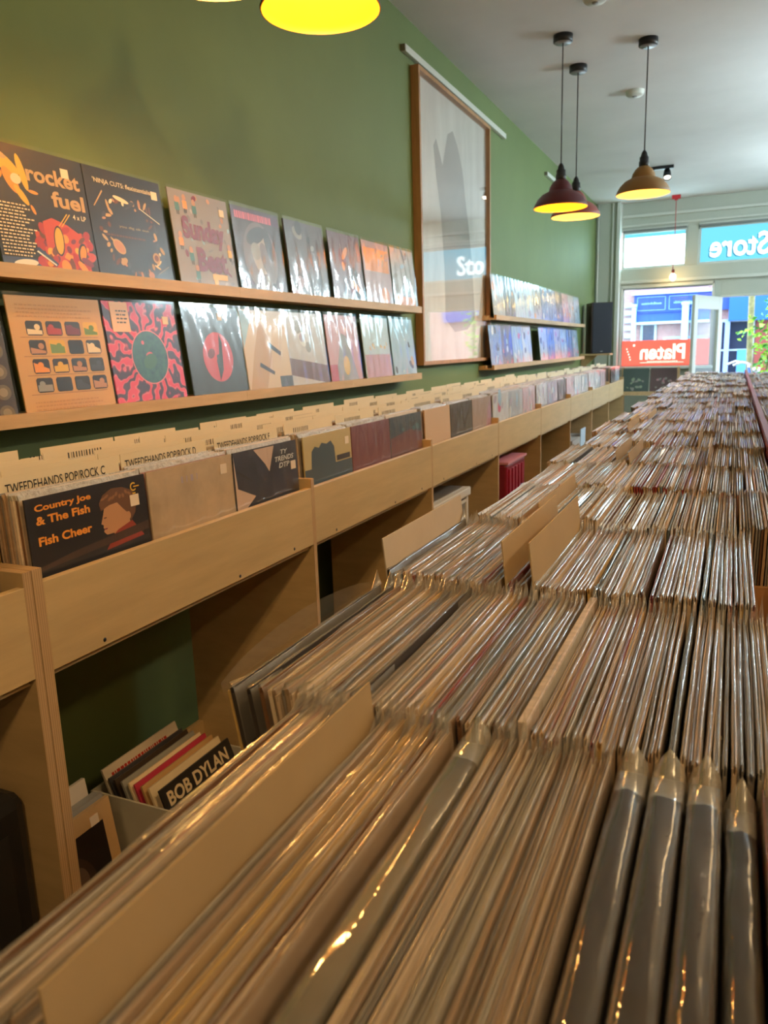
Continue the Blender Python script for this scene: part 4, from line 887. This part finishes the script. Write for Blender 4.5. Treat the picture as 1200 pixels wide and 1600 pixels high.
b = MB(); b.box(IX0-.018, .62, .09, .10, BOT, ZI-.085); b.build('end_board', PLY, t)
b = MB(); b.box(IX0-.018, .62, 7.60, 7.61, BOT, ZI-.02); b.build('end_board', PLY, t)

def flap_mesh(seed, t, kind):
    """the loose clear top of an outer sleeve: a wavy ridge over the cover's edge with pointed corners"""
    r = random.Random(seed); n = 12; vs = []; fs = []; p1, p2 = r.uniform(0, 6), r.uniform(0, 6); h0 = r.uniform(.0006, .0030); pk = r.uniform(.010, .020)
    for i in range(n+1):
        y = -.1575+.318*i/n; e = abs(2*i/n-1)
        ridge = LP+h0+.0010*math.sin(9*y*3+p1)+.0006*math.sin(23*y*3+p2)+(pk*(max(0, e-.86)/.14))*(1 if y > 0 else .15)
        off = t*(.25*math.sin(14*y+p2)); wv = .0003*math.sin(60*y+p1)
        lowz = LP-.055-.004*math.sin(20*y)
        vs += [(-t-.0008+wv*.5, y, lowz), (-t-.0007+wv, y, LP-.002), (-t/2+off, y, ridge), (.0007+wv, y, LP-.002), (.0008+wv*.5, y, lowz)]
    for i in range(n):
        for k in range(4):
            o = i*5+k; fs.append((o, o+1, o+6, o+5))
    return MB().add(vs, [tuple(reversed(f)) for f in fs], 0, True).mesh('plastic_cover', COVERP)
TV = [.0025, .0030, .0034, .0040]
FLAP = {(q, k): flap_mesh(q*10+k, TV[q], k) for q in range(4) for k in range(4)}
SLV = {}
def sleeve_me(q, ci, bow):
    if (q, ci, bow) not in SLV: SLV[q, ci, bow] = open_sleeve(TV[q], bow=(-.0012, 0, .0014)[bow]).mesh('record_sleeve', EDGE[ci])
    return SLV[q, ci, bow]
ROWN = ['closest island row', 'second island row', 'third island row']
def is_record(x, yc, row, ci, q, lean, label, dz=0):
    h = LP*math.sin(lean)
    o = inst('record_sleeve', sleeve_me(q, ci, R.randrange(3)), None, (x+h, yc+R.uniform(-.004, .004), BOT+R.uniform(-.0005, .004)+.0005+dz), (R.uniform(-.004, .004), -lean, R.uniform(-.005, .005)))
    tag(o, label, 'record', 'records in the '+ROWN[row])
    inst('plastic_cover', FLAP[q, R.randrange(4)], o)
    return o
BOXM = {'silver': mat('box_set_silver', (.16, .155, .15), .3, noise=.2, scale=20), 'dark': mat('box_set_dark', (.045, .04, .045), .3, noise=.3, scale=12), 'black': mat('box_set_black', (.022, .02, .022), .3, noise=.3, scale=14)}
def thick(x, w, yc, row, m, label, dz=0, crease=False):
    """a shrink-wrapped box set: rounded wrap with a puckered pointed end"""
    o = inst('box_set', MB().box(-w, 0, -LP/2, LP/2, 0, LP-.004).mesh('box_set', BOXM[m]), None, (x, yc, BOT+dz), (0, 0, 0))
    bv = o.modifiers.new('soft_edges', 'BEVEL'); bv.width = .003; bv.segments = 3
    tag(o, label, 'box set', 'shrink-wrapped box sets in the closest island row')
    r = random.Random(int(x*1e4)); n = 26; vs = []; fs = []; prof = [(-.0012, -.06), (-.0012, -.006), (.10, .0015), (.32, .0035), (.5, .004), (.68, .0035), (.90, .0015), (1.0, -.006), (1.0, -.06)]
    for i in range(n+1):
        y = -.163+.326*i/n; e = max(0, (i-(n-2))/2)
        for j, (u, dz_) in enumerate(prof):
            xx = -w-.001+(w+.002)*max(0, min(1, u)); wob = .0006*math.sin(31*y+j*1.9+x*90)+.0003*math.sin(83*y+j)
            zz = LP-.004+dz_+(wob if 1 < j < 7 else 0)
            if crease and 1 < j < 7 and r.random() < .35: zz += .0016
            if e > 0 and 1 < j < 7: zz += e*(.019*(1-abs(j-4)/3.0))-e*.004
            vs.append((xx, y, zz))
    m_ = len(prof)
    for i in range(n):
        for j in range(m_-1):
            q = i*m_+j; fs.append((q+1, q, q+m_, q+m_+1))
    k_ = (n-3)*(m_-1); me = MB().add(vs, fs[:k_], 0, True).add(vs, fs[k_:], 1, True).mesh('shrink_wrap', [WRAP, FOLD]); inst('shrink_wrap', me, o)
    return o
WRAP = plastic('shrink_wrap_film', tint=(.97, .95, .9), base=.03, milky=.03, rough=.06, bump=.25, scale=34, gain=1.3)
FOLD = plastic('shrink_fold', tint=(.97, .95, .9), base=.10, milky=.30, rough=.12, bump=.5, scale=60, gain=1.5)
def tan_card(x, yc, top, lean, label, m=None):
    h = top-BOT; b = MB(); b.box(-.0016, 0, -.156, .156, 0, h)
    o = b.build('divider_card', m or TANC, None, (x+h*math.sin(lean), yc, BOT+.0005)); o.rotation_euler = (0, -lean, 0)
    return tag(o, label, 'divider card', 'tan divider cards in the island')

def fill(row, x0, x1, lmk, lean_of, pitch, skip, word='after'):
    """ordinary records standing between two landmarks"""
    yc = STARTS[row]+.1575; x = x0; i = 0
    while x < x1:
        q = R.choices(range(4), [3, 4, 3, 2])[0]; ci = pick(R); i += 1
        if row == 0 and x < -.2 and ci in (9, 10): ci = 11 if ci == 9 else 6
        x += TV[q]*.5+pitch*.42*R.uniform(.6, 1.3)
        if x > x1: break
        is_record(x, yc, row, ci, q, lean_of(x), '%s record, %s %s the %s, %s' % (EN[ci], ordw(i), word, lmk, ROWN[row]), R.uniform(-.003, .003))
        x += TV[q]*.5
    return i
# row closest to the viewer
yc = STARTS[0]+.1575
ln0 = lambda x: math.radians(3.0 if x < -.16 else 1.5 if x < -.06 else .5)
fill(0, -.306, -.246, 'outer end', ln0, .0036, 0, 'from')
tan_card(-.240, yc-.006, EYE-.246, math.radians(4.5), 'tall tan divider card in the closest island row')
fill(0, -.234, -.175, 'tall tan divider card', ln0, .0036, 0)
thick(-.147, .022, yc, 0, 'silver', 'thick silver grey shrink-wrapped box set alone amid thin records')
fill(0, -.143, -.060, 'silver grey box set', ln0, .0036, 0)
for i, (x, w, m, d) in enumerate(((-.037, .020, 'dark', 'first of the four dark shrink-wrapped box sets, next to the thin records'), (-.0135, .0215, 'dark', 'second of the four dark shrink-wrapped box sets, with a pointed end'), (.0085, .020, 'dark', 'third of the four dark shrink-wrapped box sets, with a folded end'), (.0285, .0175, 'black', 'last of the four dark shrink-wrapped box sets, its film creased white'))):
    thick(x, w, yc-(.012 if i == 3 else 0), 0, m, d, -.006 if i == 3 else 0, crease=i == 3)
is_record(.036, yc, 0, 9, 3, 0, 'red brown record just past the four dark box sets in the closest island row')
fill(0, .038, .085, 'red brown record', ln0, .0042, 0)
# second row
yc = STARTS[1]+.1575
ln1 = lambda x: math.radians(9 if x < -.33 else 7 if x < -.24 else 4 if x < -.1 else 1)
o = is_record(-.384, yc, 1, 7, 3, math.radians(10), 'black record in a tall loose clear sleeve, outer end of the second island row')
b = MB(); n = 12; vs = []
for i in range(n+1):
    y = -.158+.316*i/n; e = math.sin(math.pi*i/n); vs += [(-.008-.004*e, y, .25), (-.012-.006*e, y, LP+.004+.016*e**.7)]
b.add(vs, [(2*i, 2*i+2, 2*i+3, 2*i+1) for i in range(n)], 0, True); b.build('loose_sleeve', SLEEVE, o)
b = MB(); b.box(-.008, -.0045, -.156, .156, 0, LP-.004); b.build('yellow_insert', EDGE[11], o)
is_record(-.368, yc, 1, 7, 3, math.radians(9.5), 'charcoal record with a crinkled edge, next to the black one in the second island row')
is_record(-.356, yc, 1, 6, 3, math.radians(9), 'brown record beside the crinkled charcoal one in the second island row')
fill(1, -.350, -.272, 'crinkled charcoal record', ln1, .0040, 0)
is_record(-.266, yc, 1, 7, 3, math.radians(7), 'dark slate record standing a little taller in the second island row', .007)
fill(1, -.262, -.203, 'taller dark slate record', ln1, .0042, 0)
is_record(-.199, yc, 1, 9, 2, math.radians(4), 'red record amid cream ones in the second island row')
fill(1, -.196, -.134, 'red record amid cream ones', ln1, .0040, 0)
o = is_record(-.124, yc, 1, 5, 3, math.radians(3), 'record with a wide white ribbed spine in the second island row', .005)
b = MB(); b.box(-.007, .0005, -.157, .157, LP-.04, LP+.002)
b.build('ribbed_spine', mat('white_ribbed_spine', (.70, .58, .50), .4, noise=.35, scale=120, stretch=(.1, 1, .1)), o, bevel=.001)
fill(1, -.121, -.030, 'white ribbed spine', ln1, .0042, 0)
o = is_record(-.022, yc, 1, 10, 3, math.radians(1), 'blue grey record with a shiny white edge in the second island row', .003)
fill(1, -.018, .086, 'blue grey record', ln1, .0045, 0)
# third row
yc = STARTS[2]+.1575
ln2 = lambda x: math.radians(6 if x < -.24 else 4 if x < -.1 else .5)
tan_card(-.396, yc-.004, EYE-.232, math.radians(6), 'beige board standing at the outer end of the third island row', mat('beige_board', (.58, .48, .38), .5, noise=.1, scale=8))
is_record(-.388, yc, 2, 7, 3, math.radians(6), 'charcoal record against the beige board in the third island row', .008)
fill(2, -.384, -.246, 'beige board', ln2, .0042, 0)
tan_card(-.240, yc-.004, EYE-.224, math.radians(6), 'first tall tan divider card along the third island row')
fill(2, -.236, -.214, 'first tall tan card', ln2, .0042, 0)
tan_card(-.207, yc-.004, EYE-.224, math.radians(6), 'second tall tan divider card along the third island row')
is_record(-.198, yc, 2, 5, 3, math.radians(4), 'shiny pale record right behind the second tall tan card of the third island row', .004)
fill(2, -.194, -.136, 'shiny pale record', ln2, .0042, 0)
is_record(-.130, yc, 2, 7, 2, math.radians(3), 'charcoal record between tan ones in the third island row')
fill(2, -.127, -.074, 'charcoal record', ln2, .0042, 0)
is_record(-.068, yc, 2, 9, 2, math.radians(1), 'red record amid tan ones in the third island row')
fill(2, -.065, -.020, 'red record', ln2, .0042, 0)
is_record(-.014, yc, 2, 10, 3, 0, 'blue record with a bright edge in the third island row')
fill(2, -.010, .030, 'blue record', ln2, .0042, 0)
is_record(.036, yc, 2, 8, 3, 0, 'dusty pink record ending the third island row before the gap')
# every row farther off, too many and too small to tell apart
rb = random.Random(5); b = MB()
def packed(x0, x1, y0, zt, lean0):
    x = x0
    grp = rb.uniform(.5, 1.5); gl = lean0; left = rb.randint(5, 16); gdz = rb.uniform(-.006, .006); gm = pick(rb)
    while x < x1:
        left -= 1
        if left < 0:
            left = rb.randint(4, 16); gl = lean0*(1-(x-x0)/(x1-x0))+rb.gauss(0, .03); gdz = rb.uniform(-.008, .008); x += rb.choice([0, 0, .003]); gm = pick(rb)
        t_ = rb.uniform(.0028, .0046); h = LP+rb.uniform(-.005, .003)+gdz; mi = gm if rb.random() < .45 else pick(rb)
        s_ = -math.tan(gl)*.12; y = y0+rb.uniform(-.004, .004); zl = zt-.12; zh = zt-LP+h
        xa0, xa1 = x+.0004-s_, x+t_-.0004-s_; xb0, xb1 = x+.0004, x+t_-.0004; xm = (xb0+xb1)/2+rb.uniform(-.001, .001); zr = zh+rb.uniform(.0008, .0026)
        vs = [(xa0, y, zl), (xa1, y, zl), (xa1, y+LP, zl), (xa0, y+LP, zl), (xb0, y, zh), (xb1, y, zh), (xb1, y+LP, zh), (xb0, y+LP, zh), (xm, y-.002, zr+rb.uniform(.0, .003)), (xm, y+.105, zr), (xm+rb.uniform(-.001, .001), y+.21, zr+rb.uniform(-.002, .002)), (xm, y+LP+.002, zr+rb.uniform(.002, .006))]
        b.add(vs, [(0, 1, 5, 4), (1, 2, 6, 5), (2, 3, 7, 6), (3, 0, 4, 7)], mi)
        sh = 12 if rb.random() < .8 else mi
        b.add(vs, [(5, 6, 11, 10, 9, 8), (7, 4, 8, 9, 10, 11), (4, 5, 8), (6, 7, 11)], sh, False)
        x += t_+rb.uniform(.0002, .0012)
FARCARD = []
for i, y in enumerate(STARTS[3:]):
    z = ZI+rb.uniform(-.006, .006)
    packed(-.395+rb.uniform(-.02, .03), IX1-.004, y, z, .13)
    if y > 1.9: packed(.112, .60, y+.02, z-.012, .02)
packed(.112, .60, 1.555, ZI-.012, .02); packed(.112, .60, .868, ZI-.02, .02); packed(.112, .60, 1.213, ZI-.02, .02)
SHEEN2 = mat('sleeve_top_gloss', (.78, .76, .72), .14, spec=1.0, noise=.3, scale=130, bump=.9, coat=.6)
tag(b.build('packed_records', EDGE+[SHEEN2]), 'rows of packed records filling the far length of the island', 'records', None, 'stuff')
# taller cards sticking out of the farther rows
for r_, x, top, lab in ((3, -.275, .030, 'tall tan divider card in the fourth island row behind the third row cards'), (5, -.04, .028, 'white topped divider card in the sixth island row beside the blue sleeves'), (5, -.245, .030, 'tan divider card in the sixth island row over the outer records'), (5, -.215, .026, 'tan divider card in the sixth island row just past its outer one'),
                       (6, -.075, .03, 'white divider card in the seventh island row'), (7, -.30, .03, 'tan divider card in the eighth island row leaning outward'), (8, -.27, .028, 'tan divider card in the ninth island row leaning outward')):
    tan_card(x, STARTS[r_]+.1575, ZI+top, math.radians(5 if x < -.1 else 1), lab)
